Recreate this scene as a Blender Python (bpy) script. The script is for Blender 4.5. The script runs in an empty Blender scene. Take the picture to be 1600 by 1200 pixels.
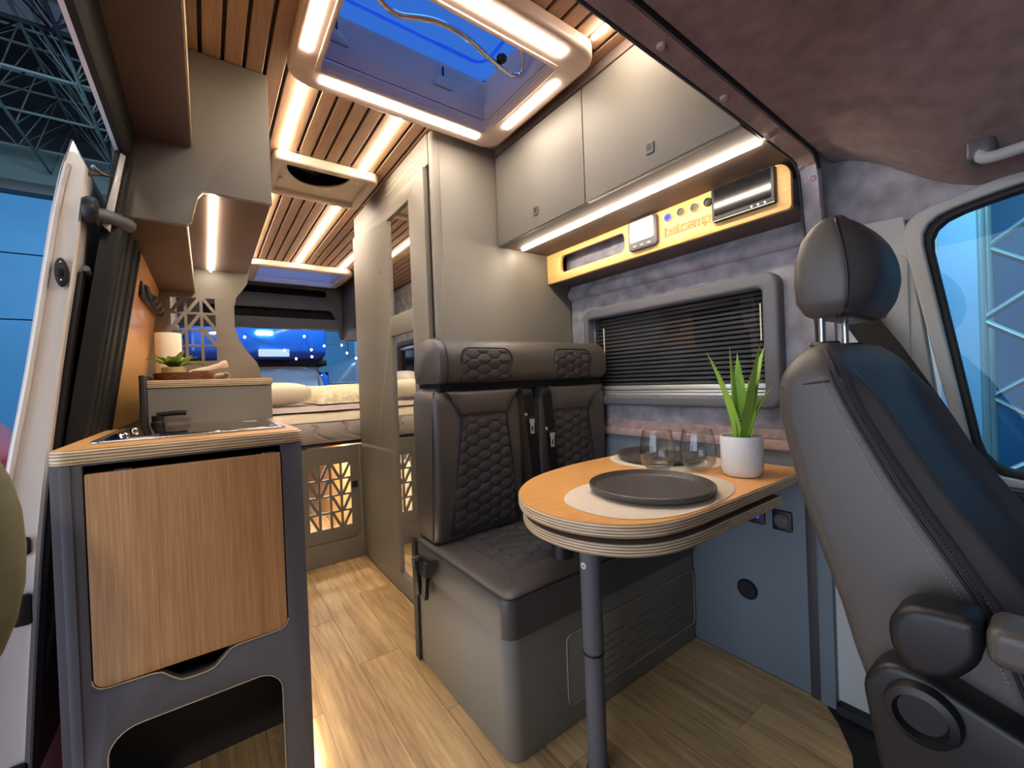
import bpy, bmesh, math, random
from mathutils import Vector, Matrix
random.seed(7)
D = bpy.data
SC = bpy.context.scene
COL = SC.collection
PI = math.pi

# ------------------------------------------------------------------ camera
yaw, pit, rol = math.radians(36.1258), math.radians(-0.4316), math.radians(-2.2668)
fw = Vector((math.sin(yaw)*math.cos(pit), math.cos(yaw)*math.cos(pit), math.sin(pit)))
rt = fw.cross(Vector((0, 0, 1))).normalized(); up = rt.cross(fw)
r2 = math.cos(rol)*rt + math.sin(rol)*up; u2 = -math.sin(rol)*rt + math.cos(rol)*up
cam = D.objects.new('camera', D.cameras.new('camera')); COL.objects.link(cam)
cam.matrix_world = Matrix(((r2.x, u2.x, -fw.x, 0), (r2.y, u2.y, -fw.y, 0), (r2.z, u2.z, -fw.z, 1.0), (0, 0, 0, 1)))
cam.data.sensor_fit = 'HORIZONTAL'; cam.data.sensor_width = 36.0; cam.data.lens = 36.0*653.75/1600
cam.data.clip_start = 0.02; cam.data.clip_end = 200
SC.camera = cam

# ------------------------------------------------------------------ world, lights, exposure
w = D.worlds.new('hall_ambient'); SC.world = w; w.use_nodes = True
w.node_tree.nodes['Background'].inputs[0].default_value = (0.10, 0.13, 0.22, 1)
w.node_tree.nodes['Background'].inputs[1].default_value = 0.22
def area(name, loc, target, sx, sy, power, col):
    l = D.lights.new(name, 'AREA'); l.shape = 'RECTANGLE'; l.size = sx; l.size_y = sy; l.energy = power; l.color = col
    o = D.objects.new(name, l); COL.objects.link(o); o.location = loc
    o.rotation_euler = (Vector(target)-Vector(loc)).to_track_quat('-Z', 'Y').to_euler(); return o
LED = 50.0
area('hall_lamp_blue_roof', (0.6, 1.0, 7.5), (0.6, 1.0, 0), 4, 3, 230, (0.5, 0.72, 1.0))
area('hall_lamp_blue_wall', (-3, 10.5, 6.0), (-3, 18, 3.5), 8, 1, 330, (0.5, 0.82, 1.0))
area('hall_lamp_rear', (2.0, 5.6, 5.5), (1.6, 8.5, 1.0), 3, 1, 480, (0.5, 0.75, 1.0))
area('hall_lamp_side', (2.3, -0.3, 3.4), (4.4, 0.1, 1.0), 1.5, 1, 48, (0.5, 0.85, 1.0))
area('hall_spot_door', (-0.75, -1.6, 3.0), (-0.3, 1.5, 1.2), 0.3, 0.3, 16, (1.0, 0.88, 0.74))
area('hall_fill_front', (1.0, -3.2, 2.4), (0.8, 0.6, 0.7), 2.0, 1.2, 2.2, (0.45, 0.68, 1.0))  # weak unseen cool fill added ahead of the cab
area('hall_fill_door', (-2.8, 0.35, 1.05), (1.4, 0.6, 0.8), 3.2, 3.2, 60, (0.74, 0.84, 1.0))  # big unseen fill added outside the door opening to lift the interior
SC.view_settings.view_transform = 'Standard'; SC.view_settings.look = 'None'
SC.view_settings.exposure = 0.85; SC.view_settings.gamma = 1.0
SC.view_settings.use_curve_mapping = False

# ------------------------------------------------------------------ materials
def s2l(c): return tuple(((v/255.0)/12.92 if v <= 10 else (((v/255.0)+0.055)/1.055)**2.4) for v in c)
def base(name):
    m = D.materials.new(name); m.use_nodes = True
    return m, m.node_tree, m.node_tree.nodes['Principled BSDF']
def mat(name, rgb, rough=0.5, metal=0.0, noise=0, amt=0.15, bump=0, bscale=0, spec=0.5, coat=0, emit=None, estr=0, sheen=0, stretch=(1, 1, 1)):
    m, t, b = base(name); c = s2l(rgb)
    b.inputs['Base Color'].default_value = (*c, 1); b.inputs['Roughness'].default_value = rough
    b.inputs['Metallic'].default_value = metal; b.inputs['Specular IOR Level'].default_value = spec
    b.inputs['Coat Weight'].default_value = coat; b.inputs['Sheen Weight'].default_value = sheen
    if emit: b.inputs['Emission Color'].default_value = (*emit, 1); b.inputs['Emission Strength'].default_value = estr
    if noise or bump:
        tc = t.nodes.new('ShaderNodeTexCoord'); mp = t.nodes.new('ShaderNodeMapping'); mp.inputs['Scale'].default_value = stretch
        t.links.new(tc.outputs['Object'], mp.inputs[0])
    if noise:
        n = t.nodes.new('ShaderNodeTexNoise'); n.inputs['Scale'].default_value = noise; n.inputs['Detail'].default_value = 6
        r = t.nodes.new('ShaderNodeValToRGB')
        r.color_ramp.elements[0].position = 0.3; r.color_ramp.elements[1].position = 0.7
        r.color_ramp.elements[0].color = (*[v*(1-amt) for v in c], 1); r.color_ramp.elements[1].color = (*[min(1, v*(1+amt)) for v in c], 1)
        t.links.new(mp.outputs[0], n.inputs[0]); t.links.new(n.outputs['Fac'], r.inputs[0]); t.links.new(r.outputs[0], b.inputs['Base Color'])
    if bump:
        n2 = t.nodes.new('ShaderNodeTexNoise'); n2.inputs['Scale'].default_value = bscale or 400; n2.inputs['Detail'].default_value = 3
        bp = t.nodes.new('ShaderNodeBump'); bp.inputs['Strength'].default_value = bump; bp.inputs['Distance'].default_value = 0.002
        t.links.new(mp.outputs[0], n2.inputs[0]); t.links.new(n2.outputs['Fac'], bp.inputs['Height']); t.links.new(bp.outputs[0], b.inputs['Normal'])
    return m
def wood(name, ca, cb, axis='Y', scale=9.0, rough=0.4, rings=2.2, ring_amt=0.1, st=0.07):
    m, t, b = base(name)
    tc = t.nodes.new('ShaderNodeTexCoord'); mp = t.nodes.new('ShaderNodeMapping')
    s = {'X': (st, 1, 1), 'Y': (1, st, 1), 'Z': (1, 1, st)}[axis]; mp.inputs['Scale'].default_value = s
    oi = t.nodes.new('ShaderNodeObjectInfo'); ad = t.nodes.new('ShaderNodeVectorMath'); ad.operation = 'ADD'
    mu = t.nodes.new('ShaderNodeMath'); mu.operation = 'MULTIPLY'; mu.inputs[1].default_value = 37.0
    t.links.new(oi.outputs['Random'], mu.inputs[0]); t.links.new(tc.outputs['Object'], mp.inputs[0])
    t.links.new(mp.outputs[0], ad.inputs[0]); t.links.new(mu.outputs[0], ad.inputs[1])
    n = t.nodes.new('ShaderNodeTexNoise'); n.inputs['Scale'].default_value = scale; n.inputs['Detail'].default_value = 5; n.inputs['Distortion'].default_value = 0.6
    mr = t.nodes.new('ShaderNodeMath'); mr.operation = 'MULTIPLY'; mr.inputs[1].default_value = rings*6.28*2
    si = t.nodes.new('ShaderNodeMath'); si.operation = 'SINE'
    n2 = t.nodes.new('ShaderNodeTexNoise'); n2.inputs['Scale'].default_value = scale*14; n2.inputs['Detail'].default_value = 6
    mx = t.nodes.new('ShaderNodeMath'); mx.operation = 'MULTIPLY_ADD'; mx.inputs[1].default_value = ring_amt
    ma = t.nodes.new('ShaderNodeMath'); ma.operation = 'ADD'; ma.inputs[1].default_value = 0.0
    r = t.nodes.new('ShaderNodeValToRGB'); r.color_ramp.elements[0].position = 0.15; r.color_ramp.elements[1].position = 0.8
    r.color_ramp.elements[0].color = (*s2l(ca), 1); r.color_ramp.elements[1].color = (*s2l(cb), 1)
    L = t.links.new
    L(ad.outputs[0], n.inputs[0]); L(ad.outputs[0], n2.inputs[0]); L(n.outputs['Fac'], mr.inputs[0]); L(mr.outputs[0], si.inputs[0])
    L(si.outputs[0], mx.inputs[0]); L(n2.outputs['Fac'], mx.inputs[2]); L(mx.outputs[0], r.inputs[0])
    hs = t.nodes.new('ShaderNodeHueSaturation'); vm = t.nodes.new('ShaderNodeMath'); vm.operation = 'MULTIPLY_ADD'; vm.inputs[1].default_value = 0.18; vm.inputs[2].default_value = 0.91
    L(oi.outputs['Random'], vm.inputs[0]); L(vm.outputs[0], hs.inputs['Value']); L(r.outputs[0], hs.inputs['Color'])
    L(hs.outputs[0], b.inputs['Base Color']); b.inputs['Roughness'].default_value = rough
    bp = t.nodes.new('ShaderNodeBump'); bp.inputs['Strength'].default_value = 0.12; bp.inputs['Distance'].default_value = 0.001
    L(n2.outputs['Fac'], bp.inputs['Height']); L(bp.outputs[0], b.inputs['Normal'])
    return m
def ply(name, a, b_, period):
    m, t, b = base(name)
    tc = t.nodes.new('ShaderNodeTexCoord'); sp = t.nodes.new('ShaderNodeSeparateXYZ'); mu = t.nodes.new('ShaderNodeMath'); mu.operation = 'MULTIPLY'; mu.inputs[1].default_value = 2*PI/period
    si = t.nodes.new('ShaderNodeMath'); si.operation = 'SINE'; n = t.nodes.new('ShaderNodeTexNoise'); n.inputs['Scale'].default_value = 60; n.inputs['Detail'].default_value = 4
    mp = t.nodes.new('ShaderNodeMapping'); mp.inputs['Scale'].default_value = (0.3, 0.3, 6)
    ma = t.nodes.new('ShaderNodeMath'); ma.operation = 'MULTIPLY_ADD'; ma.inputs[1].default_value = 0.42
    r = t.nodes.new('ShaderNodeValToRGB'); r.color_ramp.elements[0].position = 0.1; r.color_ramp.elements[1].position = 0.85
    r.color_ramp.elements[0].color = (*s2l(a), 1); r.color_ramp.elements[1].color = (*s2l(b_), 1)
    L = t.links.new
    L(tc.outputs['Object'], sp.inputs[0]); L(sp.outputs['Z'], mu.inputs[0]); L(mu.outputs[0], si.inputs[0]); L(tc.outputs['Object'], mp.inputs[0]); L(mp.outputs[0], n.inputs[0])
    L(si.outputs[0], ma.inputs[0]); L(n.outputs['Fac'], ma.inputs[2]); L(ma.outputs[0], r.inputs[0]); L(r.outputs[0], b.inputs['Base Color'])
    b.inputs['Roughness'].default_value = 0.5
    return m
def emis(name, col, s):
    m, t, b = base(name)
    b.inputs['Base Color'].default_value = (0.8, 0.8, 0.8, 1); b.inputs['Emission Color'].default_value = (*col, 1); b.inputs['Emission Strength'].default_value = s
    return m
def glass(name, col=(1, 1, 1), rough=0.0, ior=1.45, thin=False, tint=0.0):
    m, t, b = base(name)
    if thin:   # thin pane: transparent with a fresnel reflection
        t.nodes.remove(b); o = t.nodes['Material Output']
        tr = t.nodes.new('ShaderNodeBsdfTransparent'); tr.inputs[0].default_value = (*col, 1)
        gl = t.nodes.new('ShaderNodeBsdfGlossy'); gl.inputs['Roughness'].default_value = rough
        lw = t.nodes.new('ShaderNodeLayerWeight'); lw.inputs[0].default_value = 0.5; pw_ = t.nodes.new('ShaderNodeMath'); pw_.operation = 'POWER'; pw_.inputs[1].default_value = 3.0
        fr = t.nodes.new('ShaderNodeMath'); fr.operation = 'MULTIPLY_ADD'; f0 = ((ior-1)/(ior+1))**2; fr.inputs[1].default_value = 0.75; fr.inputs[2].default_value = f0; mx = t.nodes.new('ShaderNodeMixShader')
        t.links.new(lw.outputs['Facing'], pw_.inputs[0]); t.links.new(pw_.outputs[0], fr.inputs[0])
        t.links.new(fr.outputs[0], mx.inputs[0]); t.links.new(tr.outputs[0], mx.inputs[1]); t.links.new(gl.outputs[0], mx.inputs[2]); t.links.new(mx.outputs[0], o.inputs[0])
    else:
        b.inputs['Base Color'].default_value = (*col, 1); b.inputs['Transmission Weight'].default_value = 1; b.inputs['Roughness'].default_value = rough; b.inputs['IOR'].default_value = ior
    return m
M = {}
M['taupe'] = mat('taupe_laminate', (122, 117, 108), 0.55, bump=0.05, bscale=900)
M['grey_bluelit'] = mat('grey_laminate_bluelit', (104, 114, 124), 0.6, bump=0.06, bscale=900)  # grey laminate with the blue light on the lower wall mixed in
M['anthracite'] = mat('anthracite_laminate', (96, 96, 102), 0.6, bump=0.06, bscale=900)
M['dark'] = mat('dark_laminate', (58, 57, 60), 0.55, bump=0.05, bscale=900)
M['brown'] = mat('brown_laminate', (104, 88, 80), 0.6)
M['edge'] = mat('pale_panel_edge', (190, 170, 130), 0.5)
M['black'] = mat('black_plastic', (22, 22, 24), 0.45)
M['rubber'] = mat('black_rubber', (20, 19, 18), 0.6, bump=0.1, bscale=200)
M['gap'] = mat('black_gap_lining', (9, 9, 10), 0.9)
M['oakfloor'] = wood('oak_floor', (166, 130, 88), (226, 192, 138), 'Y', 7, 0.38, 2.0, 0.15)
M['oakslat'] = wood('oak_slat', (142, 108, 82), (180, 144, 112), 'Y', 10, 0.5, 0.8, 0.1)
M['oakdoor'] = wood('oak_door', (160, 114, 74), (208, 162, 114), 'Z', 24, 0.5, 1.2, 0.10, 0.022)
M['oakwall'] = wood('oak_wall', (208, 152, 90), (232, 180, 116), 'Z', 8, 0.4, 0.4)
M['oaktop'] = wood('oak_top', (204, 142, 76), (228, 170, 102), 'X', 8, 0.35, 0.4)
M['oakpanel'] = wood('oak_panel', (210, 158, 88), (232, 186, 116), 'Y', 8, 0.4, 0.3)
M['ply'] = ply('plywood_edge', (140, 106, 72), (232, 212, 176), 0.0062)
M['felt'] = mat('lilac_grey_felt', (144, 141, 149), 0.95, noise=13, amt=0.42, bump=0.5, bscale=260, sheen=0.3)
M['feltpale'] = mat('pinkish_felt', (170, 146, 142), 0.95, noise=40, amt=0.2, bump=0.5, bscale=300, sheen=0.3)
M['headliner'] = mat('brown_felt_headliner', (136, 112, 106), 0.95, noise=25, amt=0.22, bump=0.5, bscale=300, sheen=0.15)
M['leather'] = mat('black_leather', (80, 75, 71), 0.42, bump=0.12, bscale=700)
M['fabric'] = mat('black_quilted_fabric', (60, 56, 54), 0.75, bump=0.25, bscale=900)
M['piping'] = mat('black_piping', (34, 32, 31), 0.5)
M['stitch'] = mat('grey_thread', (128, 122, 128), 0.7)
M['belt'] = mat('black_webbing', (36, 34, 33), 0.7, bump=0.3, bscale=900)
M['steel'] = mat('brushed_steel', (205, 205, 205), 0.25, 1.0)
M['chrome'] = mat('chrome', (225, 225, 228), 0.08, 1.0)
M['alu'] = mat('pale_aluminium', (205, 205, 200), 0.35, 0.6)
M['white'] = mat('white_paint', (222, 214, 206), 0.3, coat=0.4)
M['offwhite'] = mat('off_white_plastic', (206, 194, 176), 0.45)
M['pillar'] = mat('pale_grey_plastic', (176, 178, 176), 0.6, bump=0.1, bscale=500)
M['skyframe'] = mat('beige_skylight_frame', (206, 184, 168), 0.4)
M['mirror'] = mat('mirror_silver', (235, 235, 228), 0.01, 1.0)
M['sock'] = mat('grey_plastic', (84, 82, 86), 0.4)
M['blind'] = mat('black_blind_slat', (104, 100, 97), 0.45)
M['pane'] = glass('dark_window_pane', (0.78, 0.80, 0.83), thin=True, ior=1.45)
M['clear'] = glass('clear_glass', (0.94, 0.95, 0.95), thin=True, ior=1.6)
M['cabpane'] = glass('cab_window_glass', (0.8, 0.95, 0.98), thin=True, ior=1.33)
M['cover'] = mat('smoked_glass_cover', (28, 24, 22), 0.06, coat=0.5)
M['mat_'] = mat('pale_placemat', (214, 200, 180), 0.7, bump=0.2, bscale=500)
M['plate'] = mat('speckled_stoneware', (76, 71, 69), 0.38, noise=260, amt=0.6)
M['pot'] = mat('speckled_white_pot', (214, 214, 214), 0.6, noise=240, amt=0.06)
M['aloe'] = mat('aloe_green', (142, 182, 66), 0.4, noise=14, amt=0.18, stretch=(1, 1, 0.3))
M['leaf'] = mat('leaf_green', (168, 190, 104), 0.45, noise=30, amt=0.4)
M['soil'] = mat('dark_soil', (52, 38, 28), 0.95, bump=0.6, bscale=150)
M['potlight'] = mat('beige_pot', (210, 178, 120), 0.6, noise=30, amt=0.12)
M['paper'] = mat('white_paper', (238, 228, 208), 0.8, bump=0.2, bscale=200)
M['towel'] = mat('cream_towel', (226, 214, 196), 0.95, bump=0.5, bscale=300)
M['wicker'] = mat('brown_wicker', (112, 68, 42), 0.6, noise=60, amt=0.3)
M['mattress'] = mat('grey_mattress', (176, 168, 166), 0.85, bump=0.3, bscale=500)
M['sheet'] = mat('cream_sheet', (236, 224, 200), 0.85, noise=40, amt=0.05, bump=0.3, bscale=200)
M['lav'] = mat('lavender_sheet', (190, 176, 176), 0.85)
M['pillow'] = mat('cream_pillow', (240, 230, 206), 0.85)
M['pattern'] = mat('patterned_duvet', (232, 220, 186), 0.85, noise=38, amt=0.22)
M['olive'] = mat('olive_upholstery', (116, 112, 86), 0.8, noise=40, amt=0.1)
M['hallwall'] = mat('blue_hall_panel', (70, 132, 178), 0.6, noise=0.6, amt=0.08)
M['hallbeam'] = mat('grey_hall_beam', (78, 86, 88), 0.7)
M['hallroof'] = mat('dark_hall_roof', (20, 16, 28), 0.9)
M['truss'] = mat('grey_truss_steel', (58, 64, 64), 0.6, 0.0)
M['trussbright'] = mat('aluminium_truss', (150, 175, 185), 0.4, 0.4)
M['carpet'] = mat('dark_red_carpet', (124, 28, 50), 0.95, bump=0.4, bscale=100)
M['drape'] = mat('blue_drape', (26, 84, 124), 0.6, noise=2.5, amt=0.35, stretch=(1, 1, 0.15))
M['banner'] = mat('white_bluelit', (150, 196, 235), 0.6)  # white banner and rear door, blue hall light mixed into the colour
M['truckblue'] = mat('blue_truck_paint', (30, 96, 190), 0.25, coat=0.6)
M['truckglass'] = mat('windscreen_pale_reflection', (176, 200, 220), 0.15, spec=0.8, coat=1)  # pale base colour carries the bright reflection on the windscreen
M['greyvan'] = mat('grey_van_paint', (66, 84, 100), 0.35, coat=0.5)
M['redcar'] = mat('red_car_paint', (176, 62, 44), 0.3, coat=0.5)
M['led'] = emis('warm_led', (1.0, 0.86, 0.68), LED)
M['ledsky'] = emis('warm_led_skylight', (1.0, 0.86, 0.72), LED*0.6)
M['bulb'] = emis('warm_bulb', (1.0, 0.85, 0.65), 30)
M['bluering'] = emis('blue_ring', (0.02, 0.04, 1.0), 1.3); M['bluering'].node_tree.nodes['Principled BSDF'].inputs['Base Color'].default_value = (0.01, 0.01, 0.2, 1)
M['screen'] = mat('black_screen', (18, 20, 24), 0.12, coat=0.3)
M['greyscreen'] = mat('pale_display', (214, 204, 190), 0.15, coat=0.5)
M['ink'] = mat('engraved_line', (104, 66, 32), 0.7)
M['purple'] = mat('purple_print', (110, 60, 120), 0.5)
# milky blue acrylic of the roof hatches: lets light through, scatters some
M['ceilgap'] = mat('dark_ceiling_board', (62, 46, 38), 0.8)
m, t, b = base('blue_acrylic'); t.nodes.remove(b)
tr = t.nodes.new('ShaderNodeBsdfTransparent'); tr.inputs[0].default_value = (0.42, 0.66, 0.98, 1)
tl = t.nodes.new('ShaderNodeBsdfTranslucent'); tl.inputs[0].default_value = (0.22, 0.46, 0.92, 1)
gl = t.nodes.new('ShaderNodeBsdfGlossy'); gl.inputs['Roughness'].default_value = 0.03
m1 = t.nodes.new('ShaderNodeMixShader'); m1.inputs[0].default_value = 0.3; m2 = t.nodes.new('ShaderNodeMixShader'); m2.inputs[0].default_value = 0.07
t.links.new(tr.outputs[0], m1.inputs[1]); t.links.new(tl.outputs[0], m1.inputs[2]); t.links.new(m1.outputs[0], m2.inputs[1]); t.links.new(gl.outputs[0], m2.inputs[2]); t.links.new(m2.outputs[0], t.nodes['Material Output'].inputs[0])
M['acrylic'] = m

# ------------------------------------------------------------------ helpers
ORG = {}
def mesh_of(bm, name, smooth=35):
    me = D.meshes.new(name); bm.to_mesh(me); bm.free()
    if smooth:
        for p in me.polygons: p.use_smooth = True
        me.set_sharp_from_angle(angle=math.radians(smooth))
    return me
def obj(name, bm, m, parent=None, smooth=35, label=None, kind=None, origin=None):
    """bm is in world coordinates; links it as ONE mesh object under parent"""
    if parent is not None: o0 = ORG[parent.name]
    elif origin is not None: o0 = Vector(origin)
    else:
        xs = [v.co for v in bm.verts]
        o0 = Vector(((min(v.x for v in xs)+max(v.x for v in xs))/2, (min(v.y for v in xs)+max(v.y for v in xs))/2, min(v.z for v in xs)))
    bmesh.ops.translate(bm, vec=-o0, verts=bm.verts)
    o = D.objects.new(name, mesh_of(bm, name, smooth)); COL.objects.link(o)
    o.data.materials.append(M[m] if isinstance(m, str) else m)
    if parent is not None: o.parent = parent; ORG[o.name] = o0
    else: o.location = o0; ORG[o.name] = o0
    if label: o['label'] = label
    if kind: o['kind'] = kind
    return o
def thing(name, label, cat, loc, group=None, kind=None):
    o = D.objects.new(name, None); COL.objects.link(o); o.location = loc; o.empty_display_size = 0.05
    ORG[o.name] = Vector(loc)
    if kind: o['kind'] = kind
    else: o['category'] = cat
    o['label'] = label
    if group: o['group'] = group
    return o
def tag(o, label, cat, group=None):
    o['label'] = label; o['category'] = cat
    if group: o['group'] = group
    return o
def struct(name, bm, m, label=None, **k):
    o = obj(name, bm, m, **k); o['kind'] = 'structure'
    if label: o['label'] = label
    return o
def dup(root, loc, label=None, rotz=0):
    r = root.copy(); COL.objects.link(r); r.location = loc; r.rotation_euler = (0, 0, rotz); ORG[r.name] = Vector(loc)
    if label: r['label'] = label
    for ch in list(root.children):
        c = ch.copy(); COL.objects.link(c); c.parent = r
        for g in list(ch.children):
            d = g.copy(); COL.objects.link(d); d.parent = c
    return r
def join(*bms):
    out = bms[0]
    for b in bms[1:]:
        me = D.meshes.new('tmp'); b.to_mesh(me); b.free(); out.from_mesh(me); D.meshes.remove(me)
    return out
def box(x0, x1, y0, y1, z0, z1, bev=0.0, seg=2):
    bm = bmesh.new(); bmesh.ops.create_cube(bm, size=1)
    for v in bm.verts: v.co = Vector(((x0+x1)/2+v.co.x*(x1-x0), (y0+y1)/2+v.co.y*(y1-y0), (z0+z1)/2+v.co.z*(z1-z0)))
    if bev: bmesh.ops.bevel(bm, geom=bm.edges[:], offset=bev, segments=seg, affect='EDGES', profile=0.5)
    return bm
def rrect(a0, a1, b0, b1, r, n=6):
    rs = r if isinstance(r, (tuple, list)) else (r,)*4     # corner radii: (a0,b0),(a1,b0),(a1,b1),(a0,b1)
    pts = []
    for (cx, cy, st, rr) in ((a0, b0, PI, rs[0]), (a1, b0, 1.5*PI, rs[1]), (a1, b1, 0, rs[2]), (a0, b1, 0.5*PI, rs[3])):
        if rr <= 0: pts.append((cx, cy)); continue
        ox = cx+rr if cx == a0 else cx-rr; oy = cy+rr if cy == b0 else cy-rr
        for i in range(n+1):
            t_ = st+i/n*PI/2; pts.append((ox+rr*math.cos(t_), oy+rr*math.sin(t_)))
    return pts
def circ(cx, cy, r, n=32, ry=None): return [(cx+r*math.cos(2*PI*i/n), cy+(ry or r)*math.sin(2*PI*i/n)) for i in range(n)]
def mapper(plane):
    return {'XY': lambda a, b, c: (a, b, c), 'XZ': lambda a, b, c: (a, c, b), 'YZ': lambda a, b, c: (c, a, b)}[plane]
def plate(outer, plane, c0, c1, holes=(), bev=0.0, bres=1):
    """flat panel of any outline, with holes, between c0 and c1 on the third axis"""
    cu = D.curves.new('tmp', 'CURVE'); cu.dimensions = '2D'; cu.fill_mode = 'BOTH'
    cu.extrude = (c1-c0)/2-bev; cu.bevel_depth = bev; cu.bevel_resolution = bres; cu.offset = -bev
    for poly in (outer, *holes):
        sp = cu.splines.new('POLY'); sp.points.add(len(poly)-1); sp.use_cyclic_u = True
        for p, q in zip(sp.points, poly): p.co = (q[0], q[1], 0, 1)
    o = D.objects.new('tmp', cu); COL.objects.link(o)
    me = D.meshes.new_from_object(o); D.objects.remove(o); D.curves.remove(cu)
    bm = bmesh.new(); bm.from_mesh(me); D.meshes.remove(me)
    f = mapper(plane); mid = (c0+c1)/2
    for v in bm.verts: v.co = Vector(f(v.co.x, v.co.y, mid+v.co.z))
    bmesh.ops.remove_doubles(bm, verts=bm.verts, dist=1e-5)
    bmesh.ops.recalc_face_normals(bm, faces=bm.faces)
    return bm
def tube(pts, r, cyc=False, res=3, smooth=True):
    cu = D.curves.new('tmp', 'CURVE'); cu.dimensions = '3D'; cu.bevel_depth = r; cu.bevel_resolution = res; cu.use_fill_caps = True
    if smooth and len(pts) > 2:
        sp = cu.splines.new('NURBS'); sp.points.add(len(pts)-1)
        for p, q in zip(sp.points, pts): p.co = (*q, 1)
        sp.use_endpoint_u = not cyc; sp.order_u = 3; sp.use_cyclic_u = cyc; sp.resolution_u = 5
    else:
        sp = cu.splines.new('POLY'); sp.points.add(len(pts)-1); sp.use_cyclic_u = cyc
        for p, q in zip(sp.points, pts): p.co = (*q, 1)
    o = D.objects.new('tmp', cu); COL.objects.link(o)
    me = D.meshes.new_from_object(o); D.objects.remove(o); D.curves.remove(cu)
    bm = bmesh.new(); bm.from_mesh(me); D.meshes.remove(me); return bm
def lathe(prof, cx, cy, n=40, axis='Z', ang=2*PI):
    """prof: (radius, height) list, spun round a vertical (or X / Y) axis; (cx,cy) is the centre on the other two axes"""
    bm = bmesh.new(); rings = []
    for r, h in prof:
        ring = []
        for i in range(n):
            t_ = ang*i/n; a = cx+r*math.cos(t_); b = cy+r*math.sin(t_)
            ring.append(bm.verts.new({'Z': (a, b, h), 'X': (h, a, b), 'Y': (a, h, b)}[axis]))
        rings.append(ring)
    for A, B in zip(rings, rings[1:]):
        for i in range(n): bm.faces.new((A[i], A[(i+1) % n], B[(i+1) % n], B[i]))
    for ring, r in ((rings[0], prof[0][0]), (rings[-1], prof[-1][0])):
        if r > 1e-6: bm.faces.new(ring)
    bmesh.ops.remove_doubles(bm, verts=bm.verts, dist=1e-6)
    bmesh.ops.recalc_face_normals(bm, faces=bm.faces); return bm
def grid(nu, nv, fn, cyc=False):
    bm = bmesh.new(); V = [[bm.verts.new(fn(i/(nu if cyc else nu-1), j/(nv-1))) for i in range(nu)] for j in range(nv)]
    for j in range(nv-1):
        for i in range(nu if cyc else nu-1): bm.faces.new((V[j][i], V[j][(i+1) % nu], V[j+1][(i+1) % nu], V[j+1][i]))
    return bm
def loft(rings, caps=True):
    bm = bmesh.new(); R = [[bm.verts.new(p) for p in r] for r in rings]; n = len(R[0])
    for A, B in zip(R, R[1:]):
        for i in range(n): bm.faces.new((A[i], A[(i+1) % n], B[(i+1) % n], B[i]))
    if caps:
        for r in (R[0], R[-1]): bm.faces.new(r)
    bmesh.ops.recalc_face_normals(bm, faces=bm.faces); return bm
def ell(cx, cy, cz, rx, ry, rz, n=16, e=1.0):
    bm = bmesh.new(); bmesh.ops.create_uvsphere(bm, u_segments=n*2, v_segments=n, radius=1)
    g = lambda v: math.copysign(abs(v)**e, v)
    for v in bm.verts: v.co = Vector((cx+rx*g(v.co.x), cy+ry*g(v.co.y), cz+rz*g(v.co.z)))
    return bm
def hexh(u, v, W, H):
    cw = 0.75*W; best = 9
    i0 = round(u/cw)
    for i in (i0-1, i0, i0+1):
        off = H/2 if i % 2 else 0
        j = round((v-off)/H); dx = abs(u-i*cw)*(H/(W*0.866)); dy = abs(v-off-j*H)
        best = min(best, max(dy, dx*0.866+dy*0.5)/(H/2))
    return max(0.0, 1-best**2.6)**0.6
def lerp(t_, a, b): return a+(b-a)*t_
def interp(x, tab):
    if x <= tab[0][0]: return tab[0][1]
    for (a, va), (b, vb) in zip(tab, tab[1:]):
        if x <= b: return va+(vb-va)*(x-a)/(b-a)
    return tab[-1][1]
def text(s, size, plane_fn, fill=True, bev=0.0006, ext=0.0004):
    cu = D.curves.new('tmp', 'FONT'); cu.body = s; cu.size = size; cu.align_x = 'CENTER'; cu.align_y = 'CENTER'
    if fill: cu.extrude = ext
    else: cu.fill_mode = 'NONE'; cu.bevel_depth = bev; cu.bevel_resolution = 0
    o = D.objects.new('tmp', cu); COL.objects.link(o); bpy.context.view_layer.update()
    dg = bpy.context.evaluated_depsgraph_get()
    me = D.meshes.new_from_object(o.evaluated_get(dg)); D.objects.remove(o); D.curves.remove(cu)
    bm = bmesh.new(); bm.from_mesh(me); D.meshes.remove(me)
    for v in bm.verts: v.co = Vector(plane_fn(v.co.x, v.co.y, v.co.z))
    return bm
ZC = 2.0      # ceiling height
WX = 1.466    # inner face of the window wall
LX = -0.17    # inner face of the kitchen wall

# ================================================================== THE SETTING
# ---- floor with planks
fl = struct('floor', box(-0.20, 1.48, 0.30, 4.42, -0.04, -0.006), 'gap')
pw = 0.152; x = -0.20; row = 0
while x < WX-0.005:
    x1 = min(x+pw, WX); y = 0.30-((row*0.37) % 0.9)
    while y < 4.40:
        a, b_ = max(y, 0.302), min(y+0.92, 4.40)
        if b_-a > 0.03: obj('plank', box(x+0.0004, x1-0.0004, a+0.0005, b_-0.0005, -0.007, 0.0, 0.0008, 1), 'oakfloor', fl)
        y += 0.92
    x = x1; row += 1
struct('trim_1', box(0.30, 1.46, -1.3, 0.302, -0.10, -0.012), 'rubber', 'black rubber floor of the driving cab')
struct('trim_2', plate([(1.466, 0.485), (1.40, 0.427), (1.306, 0.370), (1.25, 0.352), (0.5, 0.335), (0.5, 0.10), (1.466, 0.10)], 'XY', 0.0002, 0.006, bev=0.002), 'rubber', 'black floor edging below the driver seat')

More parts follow.
